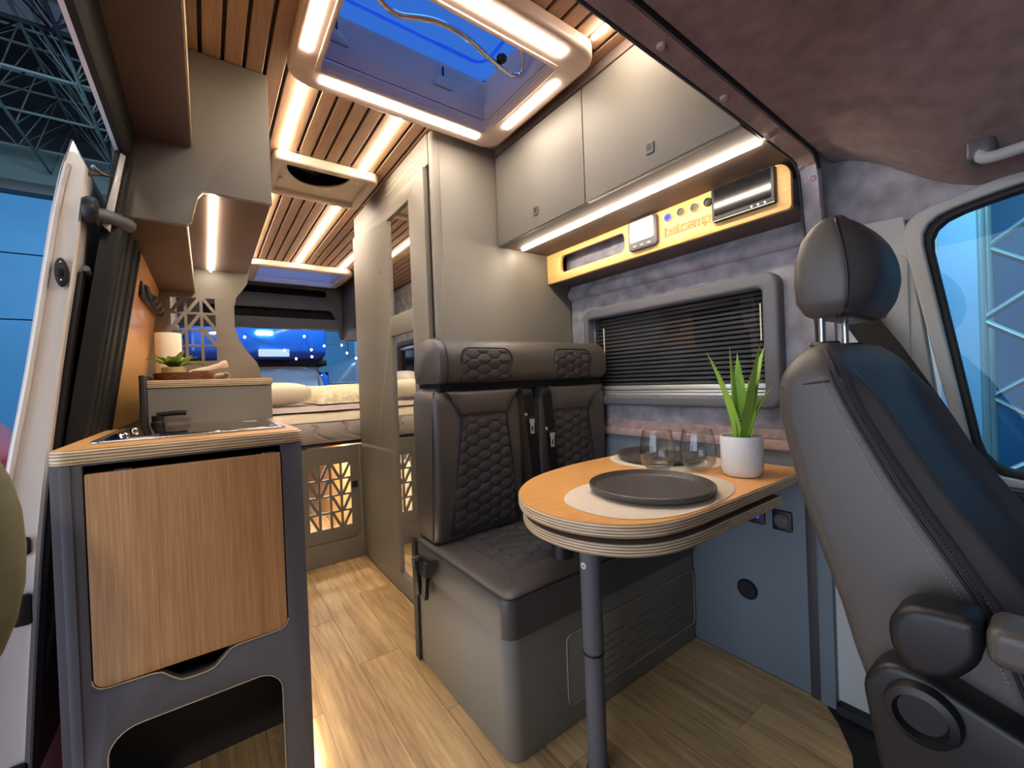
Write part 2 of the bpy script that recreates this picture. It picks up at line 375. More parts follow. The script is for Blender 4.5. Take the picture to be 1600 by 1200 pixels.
# ---- window wall
wr = thing('wall_right', 'window wall in lilac-grey felt above a grey lower panel', '', (WX, 1.0, 0), kind='structure')
wy0, wy1, wz0, wz1 = 0.55, 1.372, 0.878, 1.312
obj('felt_panel', plate([(0.44, 0.80), (4.4, 0.80), (4.4, 2.0), (0.44, 2.0)], 'YZ', WX, WX+0.03, holes=[rrect(wy0+0.03, wy1-0.03, wz0+0.03, wz1-0.03, 0.03)]), 'felt', wr)
obj('felt_panel', box(WX-0.012, WX+0.02, 0.44, 1.478, 0.745, 0.778, 0.005), 'feltpale', wr, label='pale pinkish felt strip along the wall below the window')
obj('felt_panel', box(WX-0.006, WX+0.02, 0.44, 1.478, 0.778, 0.812, 0.005), 'feltpale', wr)
obj('lower_panel', box(WX, WX+0.03, 0.442, 4.4, 0, 0.745, 0.002), 'grey_bluelit', wr)
obj('lower_panel', box(WX-0.012, WX+0.03, 0.482, 0.51, 0, 0.60, 0.003), 'dark', wr)
obj('lower_panel', box(WX-0.022, WX+0.03, 0.442, 0.482, 0, 0.60, 0.006), 'grey_bluelit', wr)
obj('felt_roll', tube([(WX-0.004, 0.46, 1.398), (WX-0.004, 0.9, 1.402), (WX-0.004, 1.478, 1.404)], 0.026, res=5), 'felt', wr)
# B-pillar trim and cab wall in front of it
obj('pillar_trim', plate([(0.445, 0.02), (0.33, 0.02), (0.24, 0.30), (0.20, 0.72), (0.268, 1.385), (0.445, 1.395)], 'YZ', WX-0.004, WX+0.04, bev=0.006, bres=3), 'pillar', wr, label='pale grey plastic trim of the pillar behind the driver seat')
obj('pillar_trim', plate(rrect(0.262, 0.36, 0.95, 1.29, (0.01, 0.01, 0.04, 0.03)), 'YZ', WX-0.009, WX, bev=0.003, bres=2), 'pillar', wr)
obj('felt_panel', plate([(0.445, 1.385), (0.445, 1.66), (-0.6, 1.66), (-0.6, 1.40), (0.05, 1.40), (0.24, 1.37)], 'YZ', WX-0.002, WX+0.03, bev=0.004), 'felt', wr)
obj('sill_filler', box(1.43, 1.50, -0.6, 0.44, -0.12, 0.03, 0.004), 'rubber', wr)
# ---- cab door with its window
dr = thing('door_1', 'cab door beside the driver seat with a tall blue-tinted side window', '', (WX, -0.2, 0), kind='structure')
def smooth_poly(p, n=4):
    out = []
    for i in range(len(p)):
        a, b_, c = Vector(p[i-1]), Vector(p[i]), Vector(p[(i+1) % len(p)])
        d = min((a-b_).length, (c-b_).length, 0.14)*0.45
        q0 = b_+(a-b_).normalized()*d; q2 = b_+(c-b_).normalized()*d
        for k in range(n+1):
            t_ = k/n; out.append(tuple(q0*(1-t_)**2+b_*2*t_*(1-t_)+q2*t_*t_))
    return out
wout = smooth_poly([(0.278, 1.375), (0.166, 0.70), (-0.75, 0.68), (-0.60, 1.40), (0.07, 1.42)])
wmid = smooth_poly([(0.240, 1.358), (0.150, 0.735), (-0.72, 0.72), (-0.57, 1.375), (0.07, 1.392)])
win = smooth_poly([(0.226, 1.345), (0.139, 0.75), (-0.70, 0.735), (-0.56, 1.362), (0.07, 1.378)])
obj('window_surround', plate(wout, 'YZ', WX-0.02, WX+0.03, holes=[wmid], bev=0.006, bres=3), 'pillar', dr, label='pale grey window surround')
obj('window_seal', plate(wmid, 'YZ', WX-0.006, WX+0.03, holes=[win], bev=0.003), 'rubber', dr)
obj('pane', plate(win, 'YZ', WX+0.012, WX+0.016), 'cabpane', dr, smooth=0)
obj('door_card', plate(smooth_poly([(0.33, 0.30), (0.24, 0.62), (0.166, 0.72), (-0.75, 0.70), (-0.75, -0.02), (0.20, -0.02)]), 'YZ', WX-0.05, WX+0.03, bev=0.012, bres=3), 'black', dr, label='black inner door panel below the cab window')
# ---- wall behind the kitchen
wl = thing('wall_left', 'oak-coloured wall board behind the kitchen', '', (LX, 2.0, 0), kind='structure')
def slx(z): return -0.25+(z-0.9)*0.155
def slab(y0, y1, z0, z1, th, n=10, off=0.0):
    rg = []
    for i in range(n+1):
        z = lerp(i/n, z0, z1); rg.append([(slx(z)+off, y0, z), (slx(z)+off, y1, z), (slx(z)+off-th, y1, z), (slx(z)+off-th, y0, z)])
    return loft(rg)
obj('wood_panel', slab(1.822, 2.56, 0.0, 1.479, 0.02), 'oakwall', wl)
obj('upper_board', box(LX-0.012, LX, 1.525, 2.56, 1.48, 2.0), 'dark', wl)
obj('felt_panel', plate([(2.56, -0.02), (4.4, -0.02), (4.4, 2.0), (2.56, 2.0)], 'YZ', LX-0.03, LX, holes=[rrect(3.50, 4.17, 1.0, 1.40, 0.05)]), 'felt', wl)
w2 = thing('window_2', 'rear side window with a pale blind rail above the bed on the kitchen side', '', (LX, 3.8, 1.0), kind='structure')
obj('frame', plate(rrect(3.46, 4.21, 0.96, 1.44, 0.06), 'YZ', LX-0.02, LX+0.035, holes=[rrect(3.51, 4.16, 1.01, 1.39, 0.03)], bev=0.012, bres=3), 'dark', w2)
obj('pane', box(LX-0.010, LX-0.007, 3.49, 4.18, 0.99, 1.41), 'screen', w2, smooth=0)
obj('blind_rail', box(LX-0.004, LX+0.012, 3.515, 4.155, 1.355, 1.385, 0.004), 'alu', w2)

# ---- ceiling: dark board with openings, slats each their own part
SK = (0.225, 0.985, 0.83, 1.425); FN = (0.255, 0.69, 1.93, 2.30); S2 = (0.295, 1.04, 3.62, 4.22)
ce = struct('ceiling', plate([(LX-0.02, 0.46), (WX+0.02, 0.46), (WX+0.02, 4.40), (LX-0.02, 4.40)], 'XY', 2.006, 2.022,
            holes=[rrect(0.27, 0.93, 0.89, 1.37, 0.01), rrect(0.30, 0.645, 1.95, 2.26, 0.02), rrect(0.325, 1.01, 3.65, 4.19, 0.02)]), 'ceilgap')
ledx = (0.29, 0.614, 0.945); pitch = 0.054
k = 0; x = 0.29-9*pitch
while x < 1.40:
    x0, x1 = x+0.005, x+pitch-0.005
    segs = [(0.47, 2.335), (2.35, 4.38)]
    for (ox0, ox1, oy0, oy1) in (SK, FN, S2):
        if x1 > ox0+0.03 and x0 < ox1-0.03:
            n_ = []
            for a, b_ in segs:
                if b_ <= oy0 or a >= oy1: n_.append((a, b_))
                else:
                    if a < oy0: n_.append((a, oy0+0.03))
                    if b_ > oy1: n_.append((oy1-0.03, b_))
            segs = n_
    if x0 > LX-0.01:
        for a, b_ in segs: obj('slat', box(x0, x1, a, b_, 1.992, 2.007, 0.0015, 1), 'oakslat', ce)
    x += pitch; k += 1
struct('trim_3', box(1.03, WX, 0.4665, 1.478, 1.957, 1.991, 0.003), 'brown', 'brown filler board between the wall cupboards and the slatted ceiling')

# ---- header over the cab: lintel strip, headliner
lt = thing('trim_4', 'brown felt lintel with press studs between the living area and the cab', '', (0.6, 0.44, 1.58), kind='structure')
def lz(x_): return 1.598-0.026*((x_-0.45)/0.86)
arch = [(-0.19+i/15*1.46, lz(-0.19+i/15*1.46)) for i in range(16)]+[(1.305, 1.5715), (1.330, 1.566), (1.346, 1.553), (1.356, 1.53), (1.362, 1.49), (1.374, 1.42), (1.405, 1.29), (1.448, 1.12), (1.462, 0.86)]
def arch_ring(i, y0, y1, th):
    p = Vector(arch[i]); d = (Vector(arch[min(len(arch)-1, i+1)])-Vector(arch[max(0, i-1)])).normalized(); n_ = Vector((-d.y, d.x))
    q = p+n_*th; e = p+n_*0.006
    return [(p.x, y0+0.002, p.y), (p.x, y1-0.006, p.y), (e.x, y1, e.y), (q.x, y1, q.y), (q.x, y0, q.y), (e.x, y0, e.y)]
obj('lintel', loft([arch_ring(i, 0.416, 0.462, 0.022) for i in range(19)]), 'headliner', lt)
obj('arch_leg', loft([arch_ring(i, 0.416, 0.462, 0.022) for i in range(18, len(arch))]), 'felt', lt, label='lilac-grey felt leg of the arch running down to the wall')
obj('lintel_block', box(-0.19, 1.28, 0.440, 0.462, 1.615, 2.0), 'headliner', lt)
obj('edge_band', tube([(p[0], 0.4625, p[1]+0.003) for p in arch], 0.004, res=2, smooth=False), 'dark', lt)
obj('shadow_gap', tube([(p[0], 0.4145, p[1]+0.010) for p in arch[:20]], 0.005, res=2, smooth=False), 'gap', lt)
for (sx_, sy_, sz_) in ((0.68, 0.438, None), (0.908, 0.441, None), (1.141, 0.452, None), (1.343, 0.452, 1.556), (1.358, 0.428, 1.52), (0.45, 0.438, None)):
    if sz_ is None:
        z = lz(sx_); obj('press_stud', lathe([(0.0001, z-0.0065), (0.006, z-0.006), (0.0085, z-0.002), (0.0085, z+0.002)], sx_, sy_, 16), 'feltpale', lt)
    else: obj('press_stud', ell(sx_, sy_, sz_, 0.0065, 0.0075, 0.0075, 8), 'feltpale', lt)
def hl(u, v):
    x_ = lerp(u, -0.25, WX+0.01); y_ = lerp(v, 0.414, -1.1)
    s = min(1, max(0, (x_-0.95)/0.52)); s = s*s*(3-2*s); q = min(1, max(0, (0.414-y_)/0.30)); q = q*q*(3-2*q)
    return (x_, y_, lz(min(x_, 1.30))+0.010-0.175*s*q+0.02*q*(1-s))
hb = grid(40, 40, hl); 
struct('trim_5', hb, 'headliner', 'dark brown felt headliner over the driving cab')
struct('trim_6', box(-0.19, WX+0.03, -1.2, 0.43, 1.66, 2.05), 'headliner', 'overcab storage shell above the headliner')

# ---- sliding door opening: soffit, rail, seal pillar
struct('trim_7', box(-0.186, -0.012, -1.2, 1.498, 1.705, 2.0, 0.003), 'brown', 'brown boxed soffit above the sliding door opening')
struct('trim_8', box(-0.012, -0.008, -1.2, 1.498, 1.706, 1.99), 'edge', 'pale edge of the soffit')
rp = [(-0.130, 1.705), (-0.137, 1.645), (-0.148, 1.630), (-0.160, 1.630), (-0.168, 1.66), (-0.178, 1.705)]
struct('trim_9', plate(rp, 'XZ', -1.2, 1.50, bev=0.003), 'rubber', 'black rubber seal along the top of the door opening')
struct('trim_10', plate([(-0.1605, 1.632), (-0.1695, 1.635), (-0.1745, 1.655), (-0.184, 1.69), (-0.189, 1.72), (-0.180, 1.72), (-0.170, 1.665)], 'XZ', -1.2, 1.50, bev=0.001), 'white', 'white painted roof rail above the sliding door opening')
wp = thing('trim_11', 'ribbed black rubber seal on the rear pillar of the door opening', '', (-0.2, 1.46, 0), kind='structure')
obj('seal', slab(1.452, 1.82, -0.3, 1.478, 0.03, 16), 'rubber', wp)
obj('seal_top', slab(1.452, 1.498, 1.478, 1.63, 0.03, 4), 'rubber', wp)
for y_, r_ in ((1.462, 0.008), (1.53, 0.006), (1.60, 0.006), (1.70, 0.008), (1.805, 0.007)):
    obj('rib', tube([(slx(z), y_, z) for z in (-0.3, 0.4, 0.9, 1.2, 1.47)], r_, res=2), 'rubber', wp)
obj('white_jamb', plate([(-0.196, 1.43), (-0.182, 1.415), (-0.158, 1.55), (-0.146, 1.615), (-0.155, 1.62), (-0.174, 1.53)], 'XZ', 1.437, 1.450, bev=0.003), 'white', wp)

# ---- rear end of the van
re_ = thing('wall_back', 'dark grey rear header with two long storage slots over the rear door opening', '', (0.6, 4.33, 1.56), kind='structure')
sl1 = rrect(0.0, 0.965, 1.872, 1.935, 0.022); sl2 = [(0.0, 1.745), (0.985, 1.745), (1.005, 1.735), (1.04, 1.66), (0.0, 1.66)]
obj('header_panel', plate([(LX, 1.565), (1.06, 1.565), (1.08, 1.46), (WX, 1.46), (WX, 2.0), (LX, 2.0)], 'XZ', 4.30, 4.325, holes=[sl1, sl2], bev=0.002), 'dark', re_)
obj('slot_lining', box(LX, WX, 4.37, 4.40, 1.592, 2.0), 'gap', re_)
obj('header_base', box(LX, 1.06, 4.325, 4.40, 1.565, 1.59, 0.003), 'dark', re_)
obj('rear_jamb', box(1.40, 1.50, 4.36, 4.44, 0.0, 1.50, 0.02, 3), 'white', re_, label='white rear door jamb')
obj('rear_jamb', box(-0.24, LX, 4.36, 4.44, 0.0, 1.60, 0.02, 3), 'white', re_)
obj('sill', box(-0.2, 1.48, 4.38, 4.44, -0.05, 0.02, 0.005), 'black', re_)

# ================================================================== WINDOW over the table
w1 = thing('window_1', 'large side window with a dark grey frame, dark pane and black slatted blind', '', (WX, 0.96, 0.9), kind='structure')
obj('frame', plate(rrect(wy0, wy1, wz0, wz1, 0.045), 'YZ', WX-0.045, WX+0.012, holes=[rrect(wy0+0.048, wy1-0.028, wz0+0.042, wz1-0.048, 0.016)], bev=0.012, bres=4), 'anthracite', w1)
obj('pane', box(WX+0.004, WX+0.008, wy0+0.035, wy1-0.02, wz0+0.03, wz1-0.03), 'pane', w1, smooth=0)
ns = 18; zb0, zb1 = 0.962, 1.268
for i in range(ns):
    z = zb0+(zb1-zb0)*i/ns
    b = box(WX+0.010, WX+0.0125, wy0+0.03, wy1-0.015, z, z+0.0105, 0.0008, 1)
    for v in b.verts: v.co.x += (v.co.z-z)*0.55
    obj('slat', b, 'blind', w1)
obj('blind_back', box(WX+0.03, WX+0.034, wy0+0.03, wy1-0.02, wz0+0.03, wz1-0.02), 'gap', w1)
for i, (z, h_) in enumerate(((0.917, 0.012), (0.930, 0.010), (0.942, 0.018))):
    obj('blind_rail', box(WX-0.022+0.002*(i % 2), WX+0.002, wy0+0.048, wy1-0.028, z, z+h_, 0.003, 2), 'alu', w1, label='pale aluminium bottom rail of the blind')
for y_ in (1.285, 0.62):
    obj('cord', box(WX-0.002, WX+0.001, y_-0.0015, y_+0.0015, 1.10, 1.22), 'paper', w1)

# ================================================================== WARDROBE with mirrors
wd = thing('wardrobe', 'tall grey wardrobe with two tall mirrors beside the aisle', 'wardrobe', (0.735, 2.0, 0))
obj('body', box(0.752, 1.455, 1.48, 2.52, 0.002, 1.988, 0.002), 'taupe', wd)
obj('corner_post', box(0.735, 0.775, 1.478, 1.512, 0.002, 1.988, 0.012, 4), 'taupe', wd)
mir1 = rrect(1.69, 1.955, 1.328, 1.79, 0.004); mir2 = rrect(1.69, 1.955, 0.10, 1.235, 0.004)
obj('door', plate([(1.535, 0.01), (2.515, 0.01), (2.515, 1.862), (1.535, 1.862)], 'YZ', 0.722, 0.742, holes=[mir1, mir2], bev=0.0015), 'taupe', wd)
obj('mirror', box(0.733, 0.740, 1.67, 1.975, 1.31, 1.81), 'mirror', wd, smooth=0, label='upper mirror of the wardrobe door')
obj('mirror', box(0.733, 0.740, 1.67, 1.975, 0.08, 1.255), 'mirror', wd, smooth=0, label='tall lower mirror of the wardrobe door')
obj('side_panel', box(0.735, 0.75, 1.512, 2.52, 1.866, 1.988, 0.001), 'taupe', wd)
for (y0_, y1_, z) in ((1.60, 1.76, 1.945), (1.80, 1.98, 1.945), (1.60, 1.98, 1.915)):
    obj('vent_slot', box(0.7335, 0.737, y0_, y1_, z, z+0.005), 'edge', wd, label='narrow vent slot with pale edge')
obj('finger_slot', box(0.721, 0.7225, 2.06, 2.066, 1.56, 1.575), 'gap', wd)

# ================================================================== OVERHEAD CUPBOARDS (window side)
oc = thing('wall_cupboard', 'long taupe wall cupboard with two flap doors above the window', 'cupboard', (1.25, 0.97, 1.577))
obj('body', box(1.052, WX-0.001, 0.4665, 1.478, 1.579, 1.957, 0.001), 'taupe', oc)
obj('base_board', box(1.046, WX-0.02, 0.4665, 1.478, 1.577, 1.582), 'brown', oc)
for (y0_, y1_, ly) in ((0.9635, 1.470, 1.212), (0.4665, 0.9595, 0.709)):
    d_ = obj('door', box(1.030, 1.050, y0_, y1_, 1.577, 1.952, 0.0012), 'taupe', oc)
    lt_ = obj('latch', plate(rrect(ly-0.013, ly+0.013, 1.621, 1.653, 0.004), 'YZ', 1.0255, 1.031, bev=0.0015), 'sock', d_, label='grey push latch')
obj('latch_button', plate(rrect(1.212-0.007, 1.212+0.007, 1.631, 1.649, 0.002), 'YZ', 1.0245, 1.027), 'black', oc)
obj('latch_button', plate(rrect(0.709-0.007, 0.709+0.007, 1.631, 1.649, 0.002), 'YZ', 1.0245, 1.027), 'black', oc)

# ================================================================== LED STRIPS
def strip(label, x0, x1, y0, y1, z0, z1, m='led', group=None):
    o = obj('led_strip', box(x0, x1, y0, y1, z0, z1), m, smooth=0); tag(o, label, 'light strip', group); return o
strip('glowing warm light strip under the wall cupboard on the window side', 1.141, 1.150, 0.47, 1.45, 1.570, 1.5768)
strip('glowing warm light strip under the kitchen overhead cupboard', 0.032, 0.042, 1.52, 2.462, 1.580, 1.5845)
for i, xx in enumerate(ledx):
    nm = ('left', 'middle', 'right')[i]
    if i < 2:
        strip('warm ceiling light strip between skylight and fan, %s one' % ('left' if i == 0 else 'right'), xx-0.006, xx+0.006, 1.43, 1.928, 1.984, 1.991)
        strip('%s warm ceiling light strip between the fan and the rear skylight' % nm, xx-0.006, xx+0.006, 2.302, 3.618, 1.984, 1.991)
    else:
        strip('right warm ceiling light strip between the wardrobe and the rear skylight', xx-0.006, xx+0.006, 2.54, 3.618, 1.984, 1.991)
        strip('short warm ceiling light strip between skylight and brown lintel', xx-0.006, xx+0.006, 0.56, 0.828, 1.984, 1.991)
strip('warm light strip along the foot of the kitchen, glowing on the floor', 0.186, 0.189, 1.2, 2.48, 0.010, 0.015)
strip('small light strip under the rear cupboard near the bed', 1.16, 1.40, 3.9, 3.912, 1.455, 1.461)

# ================================================================== SKYLIGHT over the table
def skylight(label, R, opening, zt, group, front):
    x0, x1, y0, y1 = R; a0, a1, b0, b1 = opening
    t_ = thing('skylight', label, 'skylight', ((x0+x1)/2, (y0+y1)/2, 1.945))
    obj('frame', plate(rrect(x0, x1, y0, y1, 0.07, 8), 'XY', 1.945, 1.992, holes=[rrect(a0, a1, b0, b1, 0.012)], bev=0.014, bres=4), 'skyframe', t_)
    obj('rim', plate(rrect(a0-0.014, a1+0.014, b0-0.014, b1+0.014, 0.014), 'XY', 1.941, 1.956, holes=[rrect(a0, a1, b0, b1, 0.010)], bev=0.003), 'skyframe', t_)
    # well: four leaning walls
    c = 0.02
    for (p, q) in (((a0, b0), (a1, b0)), ((a1, b0), (a1, b1)), ((a1, b1), (a0, b1)), ((a0, b1), (a0, b0))):
        dx, dy = q[0]-p[0], q[1]-p[1]; L = math.hypot(dx, dy); nx, ny = dy/L, -dx/L
        bm = bmesh.new(); vs = []
        for (e, z) in ((0.002, 1.990), (0.002, 2.045), (c, 2.05), (c, zt), (c+0.012, zt), (c+0.012, 1.990)):
            vs.append([bm.verts.new((p[0]+nx*e-(dx/L)*c, p[1]+ny*e-(dy/L)*c, z)), bm.verts.new((q[0]+nx*e+(dx/L)*c, q[1]+ny*e+(dy/L)*c, z))])
        for A, B in zip(vs, vs[1:]+vs[:1]): bm.faces.new((A[0], A[1], B[1], B[0]))
        for k_ in (0, 1): bm.faces.new([v[k_] for v in vs])
        bmesh.ops.recalc_face_normals(bm, faces=bm.faces); obj('well_wall', bm, 'skyframe', t_, smooth=20)
    for xa in (a0-0.001, a1-0.006):
        for za in (1.962, 1.976): obj('blind_track', box(xa, xa+0.007, b0, b1, za, za+0.005, 0.001, 1), 'alu', t_)
    pane = plate(rrect(a0-0.03, a1+0.03, b0-0.03, b1+0.03, 0.05), 'XY', zt+0.002, zt+0.012)
    obj('pane', pane, 'acrylic', t_, smooth=0, label='blue-tinted acrylic pane')
    obj('pane_ridge', tube([(px_, py_, zt) for px_, py_ in rrect(a0+0.03, a1-0.03, b0+0.05, b1-0.05, 0.05, 4)], 0.006, cyc=True, res=2, smooth=False), 'acrylic', t_)
    return t_
sk = skylight('big open-view skylight with warm light strips round its beige frame, over the table', SK, (0.305, 0.885, 0.935, 1.322), 2.15, None, True)
for (x0, x1, y0, y1) in ((0.315, 0.88, 1.352, 1.378), (0.246, 0.268, 0.90, 1.265), (0.924, 0.948, 0.975, 1.262), (0.315, 0.875, 0.862, 0.892)):
    obj('light_strip', box(x0, x1, y0, y1, 1.940, 1.947, 0.002, 1), 'ledsky', sk)
# handle bar, knob, clips
obj('handle_bar', tube([(0.33, 1.02, 2.02), (0.392, 1.059, 1.998), (0.451, 1.077, 1.995), (0.50, 1.05, 1.995), (0.543, 1.033, 1.995), (0.60, 1.03, 1.995), (0.655, 1.036, 1.995), (0.73, 1.062, 1.995), (0.799, 1.079, 1.995), (0.85, 1.088, 1.997), (0.868, 1.072, 2.005), (0.85, 1.03, 2.02), (0.80, 0.995, 2.045), (0.77, 0.99, 2.09)], 0.0075, res=4), 'chrome', sk)
obj('knob', ell(0.785, 1.062, 2.012, 0.017, 0.017, 0.013, 8), 'black', sk)
obj('knob', ell(0.79, 1.005, 2.055, 0.016, 0.016, 0.014, 8), 'black', sk)
obj('bracket', box(0.755, 0.795, 0.97, 1.01, 2.08, 2.15, 0.008, 2), 'sock', sk)
for xx in (0.36, 0.72):
    obj('clip', plate([(xx-0.035, 2.055), (xx+0.035, 2.055), (xx+0.022, 2.085), (xx+0.006, 2.095), (xx-0.006, 2.095), (xx-0.022, 2.085)], 'XZ', 1.328, 1.338, bev=0.002), 'skyframe', sk)
    obj('clip_pin', box(xx-0.003, xx+0.003, 1.326, 1.332, 2.095, 2.125), 'black', sk)
sk2 = skylight('rear skylight with a pale frame above the bed', S2, (0.36, 0.975, 3.685, 4.155), 2.12, None, False)

# ---- roof fan
fn = thing('roof_fan', 'beige square roof fan with a dark half-moon opening in the ceiling', 'fan', (0.4725, 2.115, 1.95))
obj('frame', plate(rrect(*FN, 0.035), 'XY', 1.948, 1.992, holes=[rrect(0.293, 0.652, 1.972, 2.262, 0.012)], bev=0.010, bres=3), 'offwhite', fn)
moon = []
for i in range(25):
    t_ = PI*i/24; moon.append((0.445+0.135*math.cos(t_), 1.990+0.175*math.sin(t_)))
obj('lid', plate(rrect(0.288, 0.657, 1.967, 2.267, 0.01), 'XY', 1.970, 1.978, holes=[moon], bev=0.001), 'offwhite', fn)
obj('moon_rim', tube([(a, b_, 1.970) for a, b_ in moon], 0.004, cyc=True, res=2, smooth=False), 'offwhite', fn)
obj('fan_duct', join(box(0.27, 0.67, 1.92, 2.28, 2.06, 2.07), plate(rrect(0.27, 0.67, 1.92, 2.28, 0.01), 'XY', 1.9935, 2.06, holes=[rrect(0.295, 0.648, 1.945, 2.262, 0.01)])), 'sock', fn)
for i in range(6):
    a = i*PI/3; bl = box(0.012, 0.13, -0.03, 0.03, 2.028, 2.031, 0.001, 1)
    bmesh.ops.rotate(bl, cent=(0, 0, 2.03), matrix=Matrix.Rotation(0.5, 3, 'X'), verts=bl.verts)
    bmesh.ops.rotate(bl, cent=(0, 0, 2.03), matrix=Matrix.Rotation(a, 3, 'Z'), verts=bl.verts); bmesh.ops.translate(bl, vec=(0.452, 2.10, 0), verts=bl.verts)
    obj('blade', bl, 'black', fn)
obj('screw', lathe([(0.0001, 1.9675), (0.005, 1.968), (0.005, 1.971)], 0.615, 2.03, 12), 'chrome', fn)
obj('latch', box(0.300, 0.318, 2.14, 2.165, 1.964, 1.971, 0.003), 'offwhite', fn)

# ================================================================== CONTROL PANEL (wood board over the window)
cp = thing('control_panel', 'oak board with switches, screens and an open slot above the window', 'control panel', (1.33, 0.97, 1.443))
px0 = 1.31
slot = rrect(1.03, 1.388, 1.478, 1.552, 0.022)
obj('board', plate(rrect(0.4655, 1.478, 1.443, 1.576, (0.012, 0, 0, 0.04)), 'YZ', px0, px0+0.016, holes=[slot], bev=0.0015), 'oakpanel', cp)
obj('underside', box(px0+0.016, WX-0.001, 0.4655, 1.478, 1.446, 1.458), 'brown', cp)
obj('slot_lining', box(px0+0.07, px0+0.08, 1.0, 1.42, 1.458, 1.575), 'felt', cp)
ctl = obj('controller', plate(rrect(0.878, 1.0, 1.462, 1.572, 0.014), 'YZ', px0-0.016, px0+0.001, bev=0.004, bres=3), 'sock', cp, label='grey controller with a pale lit screen')
obj('screen', plate(rrect(0.888, 0.990, 1.490, 1.566, 0.008), 'YZ', px0-0.0185, px0-0.015), 'greyscreen', ctl)
for i in range(3): obj('button', box(px0-0.0185, px0-0.0155, 0.903+i*0.03, 0.917+i*0.03, 1.473, 1.479, 0.001, 1), 'alu', ctl)
tb = obj('tablet', plate(rrect(0.499, 0.679, 1.468, 1.572, 0.006), 'YZ', px0-0.017, px0+0.001, bev=0.003, bres=2), 'black', cp, label='black tablet-like touch screen')
obj('screen', plate(rrect(0.508, 0.670, 1.485, 1.567, 0.003), 'YZ', px0-0.0185, px0-0.016), 'screen', tb)
for i in range(3): obj('icon', plate(circ(0.525+i*0.018, 1.4765, 0.003, 12), 'YZ', px0-0.0185, px0-0.0165), 'alu', tb)
obj('bezel', box(px0-0.018, px0-0.015, 0.501, 0.677, 1.469, 1.4705), 'alu', tb)
for i, (yy, zz) in enumerate(((0.838, 1.541), (0.790, 1.543), (0.742, 1.541), (0.697, 1.543))):
    m_ = 'black' if i == 3 else 'chrome'
    sk_ = obj('socket', lathe([(0.0001, px0-0.006), (0.008, px0-0.006), (0.0085, px0-0.009), (0.012, px0-0.009), (0.0135, px0-0.005), (0.0135, px0+0.001)], yy, zz, 24, axis='X'), m_, cp, label=['chrome socket with a glowing blue ring', 'plain chrome socket', 'plain chrome socket', 'small black socket'][i])
    if i == 0: obj('ring', lathe([(0.0085, px0-0.0095), (0.0125, px0-0.0098), (0.0125, px0-0.0085), (0.0085, px0-0.0085)], yy, zz, 24, axis='X'), 'bluering', sk_)
    obj('cap', lathe([(0.0001, px0-0.0098), (0.006, px0-0.0094), (0.0065, px0-0.005)], yy, zz, 16, axis='X'), ('black' if i in (0, 3) else 'sock'), sk_)
LETTERS = (('b', 1.25, [[(0, 1.5), (0, 0), (0.9, 0), (0.9, 1), (0.22, 1)]]), ('a', 1.25, [[(0.05, 1), (0.9, 1), (0.9, 0), (0, 0), (0, 0.5), (0.66, 0.5)]]), ('l', 0.62, [[(0, 1.5), (0, 0), (0.3, 0)]]),
           ('c', 1.25, [[(0.9, 1), (0, 1), (0, 0), (0.9, 0)]]), ('a', 1.25, [[(0.05, 1), (0.9, 1), (0.9, 0), (0, 0), (0, 0.5), (0.66, 0.5)]]), ('m', 1.65, [[(0, 0), (0, 1), (1.3, 1), (1.3, 0)], [(0.65, 0.76), (0.65, 0)]]), ('p', 1.2, [[(0, -0.5), (0, 1), (0.9, 1), (0.9, 0), (0.22, 0)]]))
def stroke_outline(path, d):
    P_ = [Vector(p) for p in path]; L_, R2 = [], []
    for i, p in enumerate(P_):
        ns_ = []
        if i > 0: e = (p-P_[i-1]).normalized(); ns_.append(Vector((-e.y, e.x)))
        if i < len(P_)-1: e = (P_[i+1]-p).normalized(); ns_.append(Vector((-e.y, e.x)))
        m_ = sum(ns_, Vector((0, 0)))
        m_ = m_/max(0.3, m_.dot(ns_[0])) if len(ns_) == 2 else m_
        L_.append(p+m_*d); R2.append(p-m_*d)
    return L_+R2[::-1]
lgs = []; cxx = 0.0; tw = sum(l[1] for l in LETTERS)-0.3
for ch, adv, paths in LETTERS:
    for pa in paths:
        o_ = stroke_outline(pa, 0.105)
        lgs.append(tube([(px0-0.0003, 0.853-(cxx+q.x)/tw*0.160, 1.482+q.y*0.0185) for q in o_], 0.0011, cyc=True, res=0, smooth=False))
    cxx += adv
lg = join(*lgs)
obj('lettering', lg, 'ink', cp, smooth=0, label='engraved outlined lettering balcamp')

# ================================================================== BENCH SEAT
be = thing('bench_seat', 'two-seat bench in black quilted leather on a taupe box', 'bench', (1.02, 1.15, 0))
obj('base', plate(rrect(0.600, 1.455, 0.885, 1.472, (0.04, 0.005, 0.0, 0.0), 8), 'XY', 0.001, 0.36, bev=0.002), 'taupe', be)
obj('rear_board', box(0.588, 0.600, 1.440, 1.474, 0.001, 0.445, 0.002), 'dark', be, label='dark edge board at the rear of the bench box')
hat = obj('hatch', plate(rrect(0.80, 1.452, 0.065, 0.268, 0.022), 'XZ', 0.8815, 0.8875, bev=0.0015), 'taupe', be)
obj('hatch_edge', tube([(a, 0.8812, b_) for a, b_ in rrect(0.80, 1.452, 0.065, 0.268, 0.022)], 0.0012, cyc=True, res=1, smooth=False), 'edge', hat)
for r_ in range(6):
    for c_ in range(3):
        x0 = 0.90+c_*0.165+(0.05 if r_ % 2 else 0); z = 0.085+r_*0.024
        obj('vent_slot', box(x0, x0+0.10, 0.8808, 0.8825, z, z+0.0025), 'sock', hat)
